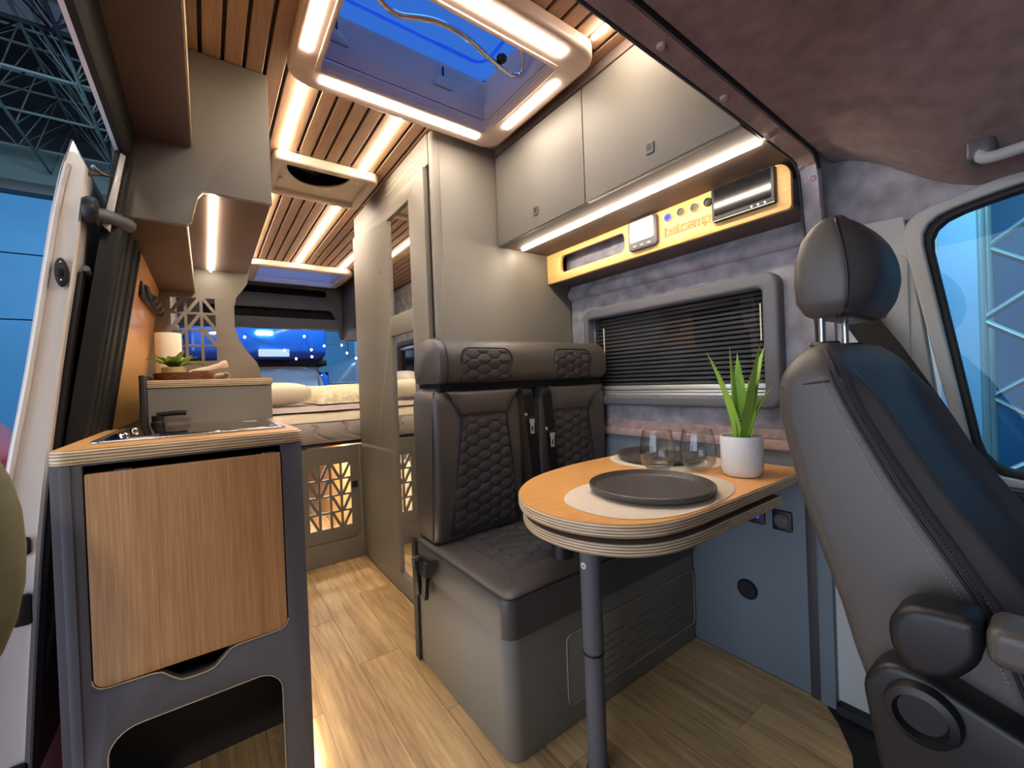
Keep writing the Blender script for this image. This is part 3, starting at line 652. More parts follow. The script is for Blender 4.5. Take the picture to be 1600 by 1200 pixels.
# cushion with apron
def rr_ring(x0, x1, y0, y1, r, z, n=6): return [(a, b_, z) for a, b_ in rrect(x0, x1, y0, y1, r, n)]
cz = [(0.338, 0.0), (0.39, 0.0), (0.432, 0.001), (0.442, 0.004), (0.449, 0.014), (0.452, 0.035)]
obj('cushion', loft([rr_ring(0.587+d, 1.452-d, 0.866+d, 1.44, 0.035, z) for z, d in cz]), 'leather', be, smooth=60)
obj('cushion_piping', tube([(a, b_, 0.4415) for a, b_ in ([(0.591, 1.43)]+rrect(0.591, 1.448, 0.870, 1.43, 0.033)[:14]+[(1.448, 1.43)])], 0.0032, res=2, smooth=False), 'piping', be)
obj('corner_seam', tube([(0.625, 0.874, 0.443), (0.645, 0.91, 0.4525), (0.665, 0.955, 0.4528)], 0.0014, res=1), 'piping', be)
def cushpad(u, v):
    x_ = lerp(u, 0.690, 1.40); y_ = lerp(v, 0.985, 1.36)
    e = min(1, min(u, 1-u)*14, min(v, 1-v)*10)
    rc = 1.0
    return (x_, y_, 0.4522+0.0012*e+0.0075*hexh(x_, y_, 0.074, 0.058)*e)
obj('seat_quilt', grid(190, 110, cushpad), 'fabric', be, smooth=180)
# backrests
def back(x0, x1, pan):
    yb = lambda z: 1.268+(z-0.45)*(-0.03)+0.02*max(0, (0.60-z))/0.15
    rings = []
    for z, d, e in ((0.448, 0.012, 0.014), (0.47, 0.002, 0.003), (0.60, 0, 0), (0.80, 0, 0), (0.93, 0.0, 0.004), (0.965, 0.008, 0.014), (0.984, 0.03, 0.045)):
        rings.append([(a, b_, z) for a, b_ in rrect(x0+d, x1-d, yb(z)+e, 1.45, 0.022, 5)])
    b = obj('backrest', loft(rings), 'leather', be, smooth=60)
    (t0, t1, zt), (b0, b1, zb) = pan
    def pf(u, v):
        z = lerp(v, zb, zt); bulge = 0.5*math.sin(v*PI)*0.012
        x_ = lerp(u, lerp(v, b0, t0)-bulge, lerp(v, b1, t1)+bulge)
        e = min(1, min(u, 1-u)*12, min(v, 1-v)*12)
        return (x_, yb(z)-0.0015*e-0.0068*hexh(x_-x0, z, 0.062, 0.039)*min(1, e*1.5), z)
    obj('quilted_panel', grid(90, 150, pf), 'fabric', b, smooth=180)
    # upper roll pad above the quilted panel
    def roll(u, v):
        a0_, a1_ = lerp(v, t0-0.006, x0+0.045), lerp(v, t1+0.006, x1-0.02)
        z = lerp(v, zt+0.004, 0.972); e = (1-(2*u-1)**6)*math.sin(min(1, max(0.0, v))*PI)**0.6
        return (lerp(u, a0_, a1_), yb(z)-0.002-0.012*e+(0.012 if v > 0.97 else 0), z)
    obj('roll_pad', grid(24, 16, roll), 'leather', b, smooth=180)
    obj('side_piping', tube([(x0+0.002, yb(0.5)+0.03, 0.47), (x0+0.0005, yb(0.7)+0.022, 0.70), (x0+0.0005, yb(0.9)+0.022, 0.92), (x0+0.012, yb(0.96)+0.03, 0.972)], 0.0032, res=2), 'piping', b)
    for (px_, q) in ((t0-0.006, x0+0.045), (t1+0.006, x1-0.02)):
        obj('pad_piping', tube([(q, yb(0.972)+0.006, 0.974), (lerp(0.5, px_, q)+(0.012 if q > px_ else -0.012)*-1, yb(0.93)-0.006, 0.935), (px_, yb(0.9)-0.004, zt)], 0.0026, res=2), 'piping', b)
    for (e0, e1) in ((b0, t0), (b1, t1)):
        obj('panel_piping', tube([(e0, yb(0.5)-0.002, zb), (lerp(0.5, e0, e1)+(-0.006 if e0 < (b0+b1)/2 else 0.006), yb(0.7)-0.003, lerp(0.5, zb, zt)), (e1, yb(zt)-0.003, zt)], 0.0024, res=2), 'piping', b)
    return b
b1_ = back(0.600, 0.962, ((0.700, 0.882, 0.886), (0.655, 0.935, 0.475)))
back(1.055, 1.430, ((1.105, 1.305, 0.872), (1.110, 1.375, 0.475)))
obj('centre_panel', box(0.958, 1.06, 1.30, 1.45, 0.45, 0.985, 0.012, 3), 'leather', be)
obj('tab', box(0.5975, 0.601, 1.286, 1.292, 0.745, 0.80, 0.001, 1), 'sock', be)
# headrest bolster
prof = [(1.262, 0.998), (1.238, 1.02), (1.232, 1.075), (1.24, 1.115), (1.262, 1.143), (1.30, 1.155), (1.38, 1.150), (1.438, 1.12), (1.446, 1.05), (1.44, 0.998)]
prof = smooth_poly(prof, 3)
rings = []
for x_, s in ((0.612, 0.93), (0.616, 0.965), (0.624, 0.99), (0.64, 1.0), (0.655, 1.0), (1.39, 1.0), (1.41, 0.99), (1.42, 0.95)):
    rings.append([(x_, 1.34+(y_-1.34)*s, 1.07+(z-1.07)*s) for y_, z in prof])
hb_ = obj('headrest', loft(rings), 'leather', be, smooth=60)
obj('headrest_piping', tube([(0.642, 1.34+(y_-1.34)*1.005, 1.07+(z-1.07)*1.005) for y_, z in prof], 0.003, cyc=True, res=2, smooth=False), 'piping', hb_)
obj('headrest_gap', box(0.63, 1.41, 1.27, 1.44, 0.975, 1.005), 'gap', be)
def hr_front(z): return interp(z, [(0.998, 1.250), (1.02, 1.240), (1.075, 1.232), (1.115, 1.2405), (1.14, 1.262)])
for (x0, x1) in ((0.697, 0.902), (1.112, 1.315)):
    def hp(u, v, x0=x0, x1=x1):
        z = lerp(v, 1.004, 1.117); rc = 0.035
        inset = rc*(1-math.sqrt(max(0, 1-max(0, (z-(1.117-rc))/rc)**2)))
        x_ = lerp(u, x0+inset, x1-inset); e = min(1, min(u, 1-u)*12, min(v, 1-v)*14)
        return (x_, hr_front(z)-0.001-0.0065*hexh(x_-x0, z, 0.058, 0.036)*min(1, 1.5*e), z)
    obj('quilted_patch', grid(80, 50, hp), 'fabric', hb_, smooth=180)
    rr_ = rrect(x0-0.003, x1+0.003, 0.95, 1.120, 0.036, 6); edge = [p for p in rr_ if p[1] > 1.0]
    edge = [(x1+0.003, 1.003)]+edge+[(x0-0.003, 1.003)]
    obj('patch_piping', tube([(a, hr_front(b_)-0.002, b_) for a, b_ in edge], 0.0025, res=2, smooth=False), 'piping', hb_)
# seat belts hanging between the seats
for i, (xa, xb, zt_) in enumerate(((0.968, 1.005, 0.862), (1.062, 1.092, 0.80))):
    pts = [(xa-0.012, 1.30, 0.985), (xa, 1.236, 0.962), (lerp(0.5, xa, xb), 1.238, 0.80), (xb, 1.245, 0.65), (xb+0.01, 1.255, 0.50)]
    pts = [(p[0], p[1]-0.006, p[2]) for p in pts]
    def bf(u, v, pts=pts):
        k_ = min(3, int(v*4)); f_ = v*4-k_; p, q = Vector(pts[k_]), Vector(pts[k_+1]); c = p.lerp(q, f_)
        return (c.x+(u-0.5)*0.046, c.y+0.002*(u-0.5)**2, c.z)
    bb = grid(4, 40, bf); bmesh.ops.solidify(bb, geom=bb.faces[:], thickness=0.0015)
    sb = thing('seat_belt', ['black seat belt hanging over the gap, nearer the aisle', 'black seat belt hanging over the gap, nearer the window'][i], 'seat belt', (xb, 1.24, 0.50))
    obj('webbing', bb, 'belt', sb, smooth=60)
    zz = zt_; xx = lerp((0.962-zz)/0.31, xa, xb)
    tg = plate([(xx-0.012, zz-0.005), (xx+0.012, zz-0.005), (xx+0.013, zz-0.018), (xx+0.009, zz-0.026), (xx+0.009, zz-0.062), (xx-0.009, zz-0.062), (xx-0.009, zz-0.026), (xx-0.013, zz-0.018)], 'XZ', 1.222, 1.2245, holes=[rrect(xx-0.004, xx+0.004, zz-0.054, zz-0.034, 0.001)], bev=0.0006)
    obj('tongue', tg, 'alu', sb, label='metal belt tongue')
    obj('slide_bar', box(xx-0.028, xx+0.028, 1.220, 1.2275, zz-0.007, zz+0.004, 0.003), 'black', sb)
    obj('stopper', lathe([(0.0001, 1.218), (0.005, 1.2185), (0.006, 1.222)], xx-0.03, zz+0.012, 10, axis='Y'), 'alu', sb)
bk = thing('belt_buckle', 'black seat belt buckle hanging at the aisle side of the bench', 'buckle', (0.575, 1.34, 0.28))
b = box(0.566, 0.584, 1.385, 1.425, 0.265, 0.385, 0.006, 3); bmesh.ops.rotate(b, cent=(0.575, 1.4, 0.37), matrix=Matrix.Rotation(-0.12, 3, 'X'), verts=b.verts)
obj('buckle', b, 'black', bk)
obj('button', box(0.563, 0.587, 1.395, 1.42, 0.36, 0.392, 0.004, 2), 'sock', bk)
def strap(u, v):
    p = [(0.578, 1.25, 0.43), (0.566, 1.285, 0.405), (0.569, 1.335, 0.395), (0.577, 1.39, 0.385)]
    k_ = min(2, int(v*3)); c = Vector(p[k_]).lerp(Vector(p[k_+1]), v*3-k_); return (c.x-0.004*u, c.y, c.z-u*0.045)
b = grid(4, 18, strap); bmesh.ops.solidify(b, geom=b.faces[:], thickness=0.003); obj('strap', b, 'belt', bk, smooth=60)
b = box(0.565, 0.582, 1.30, 1.33, 0.27, 0.40, 0.004, 2); bmesh.ops.rotate(b, cent=(0.575, 1.31, 0.38), matrix=Matrix.Rotation(0.2, 3, 'X'), verts=b.verts); obj('holder', b, 'black', bk)

# ================================================================== TABLE
tb_ = thing('dining_table', 'oak-topped plywood table with rounded end on one dark metal leg', 'table', (0.80, 0.74, 0))
tpts = [(1.454, 0.495), (1.15, 0.494), (0.95, 0.494), (0.863, 0.494), (0.782, 0.502), (0.724, 0.519), (0.672, 0.553), (0.633, 0.604), (0.611, 0.66), (0.603, 0.72), (0.609, 0.785), (0.633, 0.850), (0.685, 0.926), (0.775, 0.995), (0.866, 1.033), (1.0, 1.060), (1.12, 1.068), (1.454, 1.068)]
def catmull(p, n=4):
    out = [p[0]]
    for i in range(len(p)-1):
        a, b_, c, d = p[max(0, i-1)], p[i], p[i+1], p[min(len(p)-1, i+2)]
        for k_ in range(1, n+1):
            t_ = k_/n; out.append(tuple(0.5*(2*b_[q]+(c[q]-a[q])*t_+(2*a[q]-5*b_[q]+4*c[q]-d[q])*t_*t_+(3*b_[q]-a[q]-3*c[q]+d[q])*t_**3) for q in (0, 1)))
    return out
tab = catmull(tpts)
tab_in = [(1.03+(x_-1.03)*0.994, 0.78+(y_-0.78)*0.990) for x_, y_ in tab]
obj('table_top', plate(tab, 'XY', 0.671, 0.6985, bev=0.003, bres=2), 'ply', tb_)
obj('veneer', plate(tab_in, 'XY', 0.6975, 0.7), 'oaktop', tb_, label='honey oak table surface')
tab2 = [(min(1.27, x_+0.012 if x_ < 1.1 else 1.27), 0.775+(y_-0.775)*0.985) for x_, y_ in tab]
tab2 = [p for i, p in enumerate(tab2) if i == 0 or p != tab2[i-1]]
obj('swivel_leaf', plate(tab2, 'XY', 0.628, 0.653, bev=0.003, bres=2), 'ply', tb_, label='second plywood leaf folded under the top')
obj('leaf_gap_shade', plate([(1.0+(x_-1.0)*0.992, 0.775+(y_-0.775)*0.985) for x_, y_ in tab2], 'XY', 0.6525, 0.6545), 'brown', tb_)  # dark sheet laid in as the shade between the two leaves
obj('spacer', box(0.80, 1.40, 0.60, 0.95, 0.653, 0.671), 'dark', tb_)
lg_ = obj('leg', lathe([(0.03, 0.0), (0.03, 0.002), (0.0245, 0.004), (0.0245, 0.30), (0.0262, 0.303), (0.0262, 0.628)], 0.7716, 0.750, 32), 'anthracite', tb_)
obj('collar', lathe([(0.0268, 0.301), (0.0272, 0.303), (0.0272, 0.306), (0.0268, 0.308)], 0.7716, 0.750, 32), 'black', tb_)
a_ = math.atan2(-0.750, -0.7716)-0.72
bd = lathe([(0.0001, 0.0012), (0.0085, 0.0012), (0.0088, 0.0)], 0, 0, 20)
for v in bd.verts: v.co = Vector((0.7716, 0.750, 0.530))+Vector((math.cos(a_), math.sin(a_), 0))*(0.0258+v.co.z)+Vector((-math.sin(a_), math.cos(a_), 0))*v.co.x+Vector((0, 0, 1))*v.co.y
bdg = obj('badge', bd, 'pot', lg_, label='small round white sticker on the table leg')
tx = text('bal', 0.008, lambda a, b_, c: tuple(Vector((0.7716, 0.750, 0.530))+Vector((math.cos(a_), math.sin(a_), 0))*(0.0272+c)+Vector((-math.sin(a_), math.cos(a_), 0))*a+Vector((0, 0, 1))*b_))
obj('sticker_print', tx, 'purple', lg_, smooth=0)
obj('leg_clamp', lathe([(0.022, 0.535), (0.030, 0.538), (0.030, 0.628)], 0.738, 0.815, 24), 'black', tb_)
obj('wall_bracket', box(1.40, 1.462, 0.60, 0.98, 0.61, 0.671, 0.004), 'dark', tb_)

def placemat(cx, cy, rx, ry, ang, label):
    p = []
    for i in range(64):
        t_ = 2*PI*i/64; c, s = math.cos(t_), math.sin(t_); e = 0.82
        a = rx*math.copysign(abs(c)**e, c); b_ = ry*math.copysign(abs(s)**e, s)
        p.append((cx+a*math.cos(ang)-b_*math.sin(ang), cy+a*math.sin(ang)+b_*math.cos(ang)))
    o = obj('placemat', plate(p, 'XY', 0.7002, 0.7022, bev=0.0005), 'mat_'); tag(o, label, 'placemat')
placemat(0.922, 0.670, 0.250, 0.168, 0.05, 'pale placemat under the dark plate at the rounded table end')
placemat(1.288, 0.875, 0.163, 0.185, 0.0, 'pale placemat near the wall under the farther dark plate')
def dish(cx, cy, r, label):
    z = 0.7024
    o = obj('plate', lathe([(0.0001, z), (r*0.86, z), (r*0.95, z+0.005), (r, z+0.012), (r*1.005, z+0.021), (r*0.985, z+0.0225), (r*0.965, z+0.019), (r*0.94, z+0.0085), (r*0.90, z+0.006), (0.0001, z+0.006)], cx, cy, 64), 'plate', smooth=60); tag(o, label, 'plate')
dish(0.918, 0.668, 0.155, 'large dark speckled plate at the rounded end of the table')
dish(1.30, 0.897, 0.148, 'dark plate by the wall, seen behind the glasses')
def tumbler(label):
    z = 0.0
    prof = [(0.0001, 0.0), (0.024, 0.0), (0.030, 0.003), (0.042, 0.02), (0.0465, 0.042), (0.045, 0.065), (0.040, 0.092), (0.037, 0.104), (0.0355, 0.1045), (0.0358, 0.102), (0.0385, 0.09), (0.0435, 0.064), (0.045, 0.042), (0.0405, 0.022), (0.029, 0.0075), (0.0001, 0.006)]
    prof = [(a*1.17, b_*1.2) for a, b_ in prof]
    o = obj('tumbler', lathe(prof, 0, 0, 48), 'clear', smooth=60, origin=(0, 0, 0)); tag(o, label, 'glass', 'stemless glasses on the table'); return o
g1 = tumbler('empty clear stemless glass standing nearer the bench, left of the two'); g1.location = (1.137, 0.797, 0.7023)
g2 = g1.copy(); COL.objects.link(g2); g2.location = (1.222, 0.712, 0.7023); g2['label'] = 'empty clear stemless glass next to the white aloe pot, right of the two'

# aloe in a white pot
al = thing('aloe_plant', 'green aloe with pointed leaves in a speckled white pot on the table', 'plant', (1.235, 0.612, 0.7))
pz = 0.7002; pcx, pcy = 1.248, 0.592
obj('pot', lathe([(0.0001, pz), (0.043, pz), (0.051, pz+0.006), (0.055, pz+0.024), (0.0562, pz+0.114), (0.0552, pz+0.116), (0.0522, pz+0.115), (0.051, pz+0.088), (0.0001, pz+0.088)], pcx, pcy, 48), 'pot', al, smooth=60)
obj('soil', lathe([(0.0001, pz+0.094), (0.03, pz+0.093), (0.051, pz+0.089)], pcx, pcy, 32), 'soil', al)
def aloe(dirx, diry, length, lean, width, curve):
    bm = bmesh.new(); n = 14; secs = []
    d = Vector((dirx, diry, 0)); d.normalize(); side = Vector((-d.y, d.x, 0))
    for i in range(n+1):
        t_ = i/n; h = length*t_
        off = lean*t_+curve*t_*t_
        c = Vector((pcx, pcy, pz+0.085+h))+d*(0.006+off)
        wd_ = 1.55*width*(1-t_**1.5)*(0.75+0.5*math.sin(min(1, t_*2)*PI/2)*0.5)+0.0006; th = wd_*0.42
        secs.append([bm.verts.new(c+side*wd_+d*(-th*0.2)), bm.verts.new(c+d*th), bm.verts.new(c-side*wd_+d*(-th*0.2)), bm.verts.new(c-side*wd_*0.45-d*th*0.55), bm.verts.new(c+side*wd_*0.45-d*th*0.55)])
    for A, B in zip(secs, secs[1:]):
        for k_ in range(5): bm.faces.new((A[k_], A[(k_+1) % 5], B[(k_+1) % 5], B[k_]))
    bm.faces.new(secs[0]); bm.faces.new(secs[-1])
    for i in range(2, n*2-2):       # spines along both margins
        t_ = i/(n*2); k_ = int(t_*n); f_ = t_*n-k_
        for e in (0, 2):
            p = secs[k_][e].co.lerp(secs[k_+1][e].co, f_); s = side if e == 0 else -side
            a = bm.verts.new(p+Vector((0, 0, 0.0035))-s*0.001); b_ = bm.verts.new(p-Vector((0, 0, 0.0035))-s*0.001); c = bm.verts.new(p+s*0.0038+Vector((0, 0, 0.002))); dd = bm.verts.new(p+d*0.0012)
            bm.faces.new((a, b_, c)); bm.faces.new((a, c, dd)); bm.faces.new((c, b_, dd))
    bmesh.ops.recalc_face_normals(bm, faces=bm.faces); return bm
R_ = Vector((0.80, -0.60)); F_ = Vector((0.60, 0.80))      # to the right / away as seen from the seats
for (ri, fo, L, ln, wd_, cv) in ((-1.0, -0.1, 0.275, 0.040, 0.017, 0.05), (-0.7, 0.6, 0.29, 0.012, 0.020, 0.005), (0.35, 0.9, 0.27, 0.015, 0.017, 0.0), (0.75, -0.65, 0.295, 0.030, 0.030, 0.022),
                                (1.0, 0.25, 0.285, 0.045, 0.024, 0.04), (1.0, -0.2, 0.17, 0.035, 0.018, 0.045), (0.7, 0.7, 0.20, 0.012, 0.012, 0.020)):
    dv = R_*ri+F_*fo
    obj('leaf', aloe(dv.x, dv.y, L, ln, wd_, cv), 'aloe', al, smooth=50)

# ---- sockets on the lower wall
def wallbox(name, yc, zc, lab, kind):
    t_ = thing(name, lab, 'socket', (WX-0.02, yc, zc-0.03))
    x_ = WX-0.0005
    obj('plate', plate(rrect(yc-0.028, yc+0.028, zc-0.032, zc+0.032, 0.006), 'YZ', x_-0.010, x_, bev=0.002), 'black', t_)
    if kind == 'plug':
        obj('recess', lathe([(0.0001, x_-0.011), (0.018, x_-0.011), (0.0185, x_-0.013), (0.0215, x_-0.013), (0.0215, x_-0.009)], yc, zc, 24, axis='X'), 'sock', t_)
        for dy in (-0.008, 0.008): obj('contact', lathe([(0.0001, x_-0.0122), (0.0026, x_-0.012), (0.0026, x_-0.0105)], yc+dy, zc, 10, axis='X'), 'chrome', t_)
    else:
        obj('port', box(x_-0.012, x_-0.009, yc-0.012, yc-0.002, zc-0.012, zc+0.012, 0.001, 1), 'bluering', t_)
        obj('port', box(x_-0.012, x_-0.009, yc+0.004, yc+0.014, zc-0.012, zc+0.012, 0.001, 1), 'gap', t_)
wallbox('wall_socket', 0.575, 0.522, 'black round power socket on the lower wall by the driver seat', 'plug')
wallbox('charging_socket', 0.655, 0.527, 'black charging socket glowing blue under the table', 'usb')
rl = thing('ring_pull', 'round black flush ring pull on the grey lower wall', 'handle', (WX-0.01, 0.692, 0.228))
obj('rim', lathe([(0.026, WX-0.0005), (0.033, WX-0.0005), (0.034, WX-0.004), (0.031, WX-0.009), (0.027, WX-0.008), (0.026, WX-0.004)], 0.692, 0.258, 32, axis='X'), 'black', rl)
obj('dish', lathe([(0.0001, WX-0.001), (0.028, WX-0.003), (0.028, WX-0.0005)], 0.692, 0.258, 28, axis='X'), 'sock', rl)
obj('pull', box(WX-0.006, WX-0.002, 0.688, 0.696, 0.236, 0.28, 0.001, 1), 'black', rl)

# ================================================================== KITCHEN
KX0, KX1, KY0, KY1 = -0.243, 0.183, 1.14, 1.715
kt = thing('kitchen_unit', 'grey kitchen unit with an oak flap door and an open niche', 'cabinet', (-0.03, 1.4, -0.05))
dz0, dz1 = 0.43, 0.872
open1 = []
# door opening with finger notch in its lower edge
open1 += [(-0.199, dz1-0.004), (-0.199, dz0+0.022)]+[(-0.199+0.022*(1-math.cos(a)), dz0+0.022*(1-math.sin(a))) for a in [i/6*PI/2 for i in range(7)]]
open1 += [(-0.110, dz0-0.002), (-0.095, dz0-0.006), (-0.080, dz0-0.022), (-0.066, dz0-0.034), (-0.05, dz0-0.037), (-0.022, dz0-0.037), (-0.008, dz0-0.034), (0.008, dz0-0.02), (0.022, dz0-0.006), (0.036, dz0-0.001)]
open1 += [(0.139-0.022+0.022*math.sin(a), dz0+0.022*(1-math.cos(a))) for a in [i/6*PI/2 for i in range(7)]]+[(0.139, dz1-0.004)]
niche = rrect(-0.182, 0.121, -0.03, 0.338, 0.05, 8)
face = rrect(KX0, KX1, -0.06, 0.872, 0)
obj('face_frame', plate(face, 'XZ', KY0, KY0+0.02, holes=[open1, niche], bev=0.0012), 'anthracite', kt)
# pale cut edges of the openings
obj('opening_edge', tube([(a, KY0-0.0002, b_) for a, b_ in open1[1:-1]], 0.0013, res=1, smooth=False), 'edge', kt)
obj('niche_edge', tube([(a, KY0-0.0002, b_) for a, b_ in niche], 0.0011, cyc=True, res=1, smooth=False), 'edge', kt)
post = [(KX0+0.0, KY0+0.02), (KX0-0.002, KY0+0.05)]
obj('corner_post', plate(rrect(KX0-0.004, KX0+0.028, KY0-0.002, KY0+0.20, (0.026, 0.0, 0, 0), 8), 'XY', -0.06, 0.871), 'anthracite', kt, smooth=60)
obj('side_panel', box(KX1-0.018, KX1, KY0+0.02, KY1, -0.01, 0.871, 0.001), 'anthracite', kt)
obj('side_panel', box(KX0+0.004, KX0+0.018, KY0+0.2, 1.715, -0.06, 0.871, 0.001), 'anthracite', kt)
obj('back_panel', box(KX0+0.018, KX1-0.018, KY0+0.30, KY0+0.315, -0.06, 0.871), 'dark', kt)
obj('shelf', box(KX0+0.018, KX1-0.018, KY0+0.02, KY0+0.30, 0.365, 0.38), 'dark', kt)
dk = obj('door', plate(rrect(-0.1965, 0.1365, 0.4325, 0.851, (0.02, 0.02, 0.002, 0.002)), 'XZ', KY0-0.001, KY0+0.017, bev=0.0012), 'oakdoor', kt, label='oak flap door with vertical grain')
obj('hinge', box(-0.155, -0.128, KY0+0.001, KY0+0.012, 0.850, 0.8545, 0.001, 1), 'chrome', dk)
obj('hinge', box(0.10, 0.127, KY0+0.001, KY0+0.012, 0.850, 0.8545, 0.001, 1), 'chrome', dk)
# worktop
wt = thing('kitchen_worktop', 'plywood kitchen worktop with oak surface and layered edge', 'worktop', (-0.03, 1.4, 0.872))
outl = [(KX0-0.004, 1.722)]+rrect(KX0-0.004, KX1+0.005, KY0-0.004, 1.722, (0.03, 0.02, 0, 0), 8)[0:18]+[(KX1+0.005, 1.722)]
obj('plywood', plate(outl, 'XY', 0.872, 0.8985, bev=0.003, bres=2), 'ply', wt)
obj('veneer', plate([(x_*0.985+(-0.03)*0.015, y_+(0.003 if y_ < 1.3 else -0.002)) for x_, y_ in outl], 'XY', 0.8975, 0.9005), 'oaktop', wt, label='honey oak surface of the worktop')
sk_ = thing('hob_sink', 'built-in sink unit under a dark glass lid in a steel rim', 'sink', (-0.03, 1.47, 0.9))
obj('rim', plate(rrect(-0.206, 0.165, 1.235, 1.680, 0.02), 'XY', 0.9005, 0.9055, holes=[rrect(-0.192, 0.151, 1.249, 1.666, 0.014)], bev=0.002, bres=2), 'steel', sk_)
obj('lid', plate(rrect(-0.190, 0.149, 1.251, 1.664, 0.014), 'XY', 0.9008, 0.9068, bev=0.001), 'cover', sk_)
for (xx, yy) in ((-0.160, 1.33), (-0.160, 1.50)): obj('knob', lathe([(0.009, 0.9065), (0.009, 0.911), (0.007, 0.914), (0.0001, 0.9145)], xx, yy, 16), 'chrome', sk_)
obj('handle_slot', plate(rrect(0.085, 0.125, 1.53, 1.555, 0.01), 'XY', 0.9066, 0.9075), 'alu', sk_)
# folded tap
tp = thing('kitchen_tap', 'black folding tap at the back corner of the worktop', 'tap', (-0.13, 1.66, 0.9))
obj('base', lathe([(0.017, 0.9006), (0.017, 0.914), (0.014, 0.917), (0.014, 0.935), (0.0001, 0.936)], -0.126, 1.700, 24), 'black', tp)
obj('spout', tube([(-0.126, 1.700, 0.937), (-0.09, 1.69, 0.942), (-0.055, 1.685, 0.940)], 0.008, res=4), 'black', tp)
obj('collar', lathe([(0.019, 0.9006), (0.019, 0.904), (0.017, 0.905)], -0.126, 1.700, 24), 'chrome', tp)
# raised block behind the worktop
rb = thing('raised_cabinet', 'dark taupe raised cabinet with a pale plywood lid behind the worktop', 'cabinet', (0.01, 2.1, 0))
obj('body', box(-0.150, 0.189, 1.725, 2.49, 0.001, 1.020, 0.002), 'taupe', rb)
obj('lid', plate(rrect(-0.150, 0.192, 1.722, 2.49, 0.002), 'XY', 1.021, 1.044, bev=0.002), 'ply', rb)
obj('lid_veneer', plate(rrect(-0.149, 0.191, 1.7235, 2.49, 0.002), 'XY', 1.0435, 1.046), 'oaktop', rb)
obj('rear_filler', box(-0.262, -0.152, 2.494, 2.512, 0.001, 1.044, 0.001), 'taupe', rb)
obj('shelf_filler', box(-0.245, -0.152, 1.726, 2.494, 0.875, 0.893, 0.001), 'dark', rb)
obj('side_rail', plate(rrect(-0.168, -0.1505, 1.715, 2.49, (0.006, 0.006, 0, 0)), 'XY', 0.903, 1.062, bev=0.002), 'dark', rb)
# divider panel with lattice cut-outs
dvp = thing('divider_panel', 'grey divider panel with a wavy edge and a cut-out lattice', 'divider', (0.0, 2.505, 0))
wav = [(0.232, 1.046), (0.230, 1.10), (0.212, 1.148), (0.170, 1.205), (0.140, 1.262), (0.125, 1.33), (0.126, 1.42), (0.138, 1.475), (0.160, 1.505), (0.186, 1.545), (0.196, 1.60), (0.205, 1.70), (0.205, 1.99)]
def lattice(x0, z0, cw, ch, cols, rows, bar, kinds):
    """cut-outs: each cell is two right triangles either side of a diagonal bar"""
    hs = []
    h = bar/2; d = bar*0.85
    for i in range(cols):
        for j in range(rows):
            a0, a1, c0, c1 = x0+i*cw+h, x0+(i+1)*cw-h, z0+j*ch+h*0.8, z0+(j+1)*ch-h*0.8
            k_ = kinds[j][i]
            if k_ == '/':
                hs.append([(a0, c0+d), (a1-d, c1), (a0, c1)]); hs.append([(a0+d, c0), (a1, c0), (a1, c1-d)])
            elif k_ == '\\':
                hs.append([(a0+d, c1), (a1, c1), (a1, c0+d)]); hs.append([(a0, c0), (a1-d, c0), (a0, c1-d)])
            elif k_ == 'o': hs.append([(a0, c0), (a1, c0), (a1, c1), (a0, c1)])
    return hs
lat1 = lattice(-0.128, 1.150, 0.0605, 0.0775, 3, 4, 0.012, ['ooo', '/o\\', '//\\', '//\\'])
lat1 = [[(min(p[0], 0.0522), p[1]) for p in h] for h in lat1]
obj('panel', plate([(-0.222, 1.046), *wav, (LX+0.003, 1.99), (LX+0.003, 1.50), (-0.160, 1.478)], 'XZ', 2.497, 2.515, holes=lat1, bev=0.0012), 'taupe', dvp)

# things on the raised cabinet
zt = 1.0462
def wovenring(cx, cy, rx, ry, z0, z1, n):
    bms = []
    rows = 5
    for r_ in range(rows):
        z = lerp((r_+0.5)/rows, z0, z1); pts = []
        for i in range(72):
            t_ = 2*PI*i/72; w_ = 0.002*math.sin(t_*18+(PI if r_ % 2 else 0))
            f_ = 0.94+0.06*r_/rows
            pts.append((cx+(rx*f_+w_)*math.cos(t_), cy+(ry*f_+w_)*math.sin(t_), z))
        bms.append(tube(pts, (z1-z0)/rows*0.55, cyc=True, res=1, smooth=False))
    return join(*bms)
ty = thing('wicker_tray', 'oval brown wicker tray on the raised cabinet', 'tray', (-0.06, 1.88, zt))
obj('weave', wovenring(-0.062, 1.88, 0.082, 0.125, zt, zt+0.026, 0), 'wicker', ty, smooth=60)
obj('bottom', plate(circ(-0.062, 1.88, 0.076, 40, 0.118), 'XY', zt+0.001, zt+0.006), 'wicker', ty)
lp = thing('leafy_plant', 'small green leafy plant in a beige pot on the wicker tray', 'plant', (-0.095, 1.86, zt))
lcx, lcy, lz0 = -0.088, 1.855, zt+0.0075
obj('pot', lathe([(0.0001, lz0), (0.030, lz0), (0.034, lz0+0.004), (0.0345, lz0+0.038), (0.032, lz0+0.039), (0.031, lz0+0.03), (0.0001, lz0+0.03)], lcx, lcy, 32), 'potlight', lp)
obj('soil', lathe([(0.0001, lz0+0.033), (0.031, lz0+0.031)], lcx, lcy, 20), 'soil', lp)
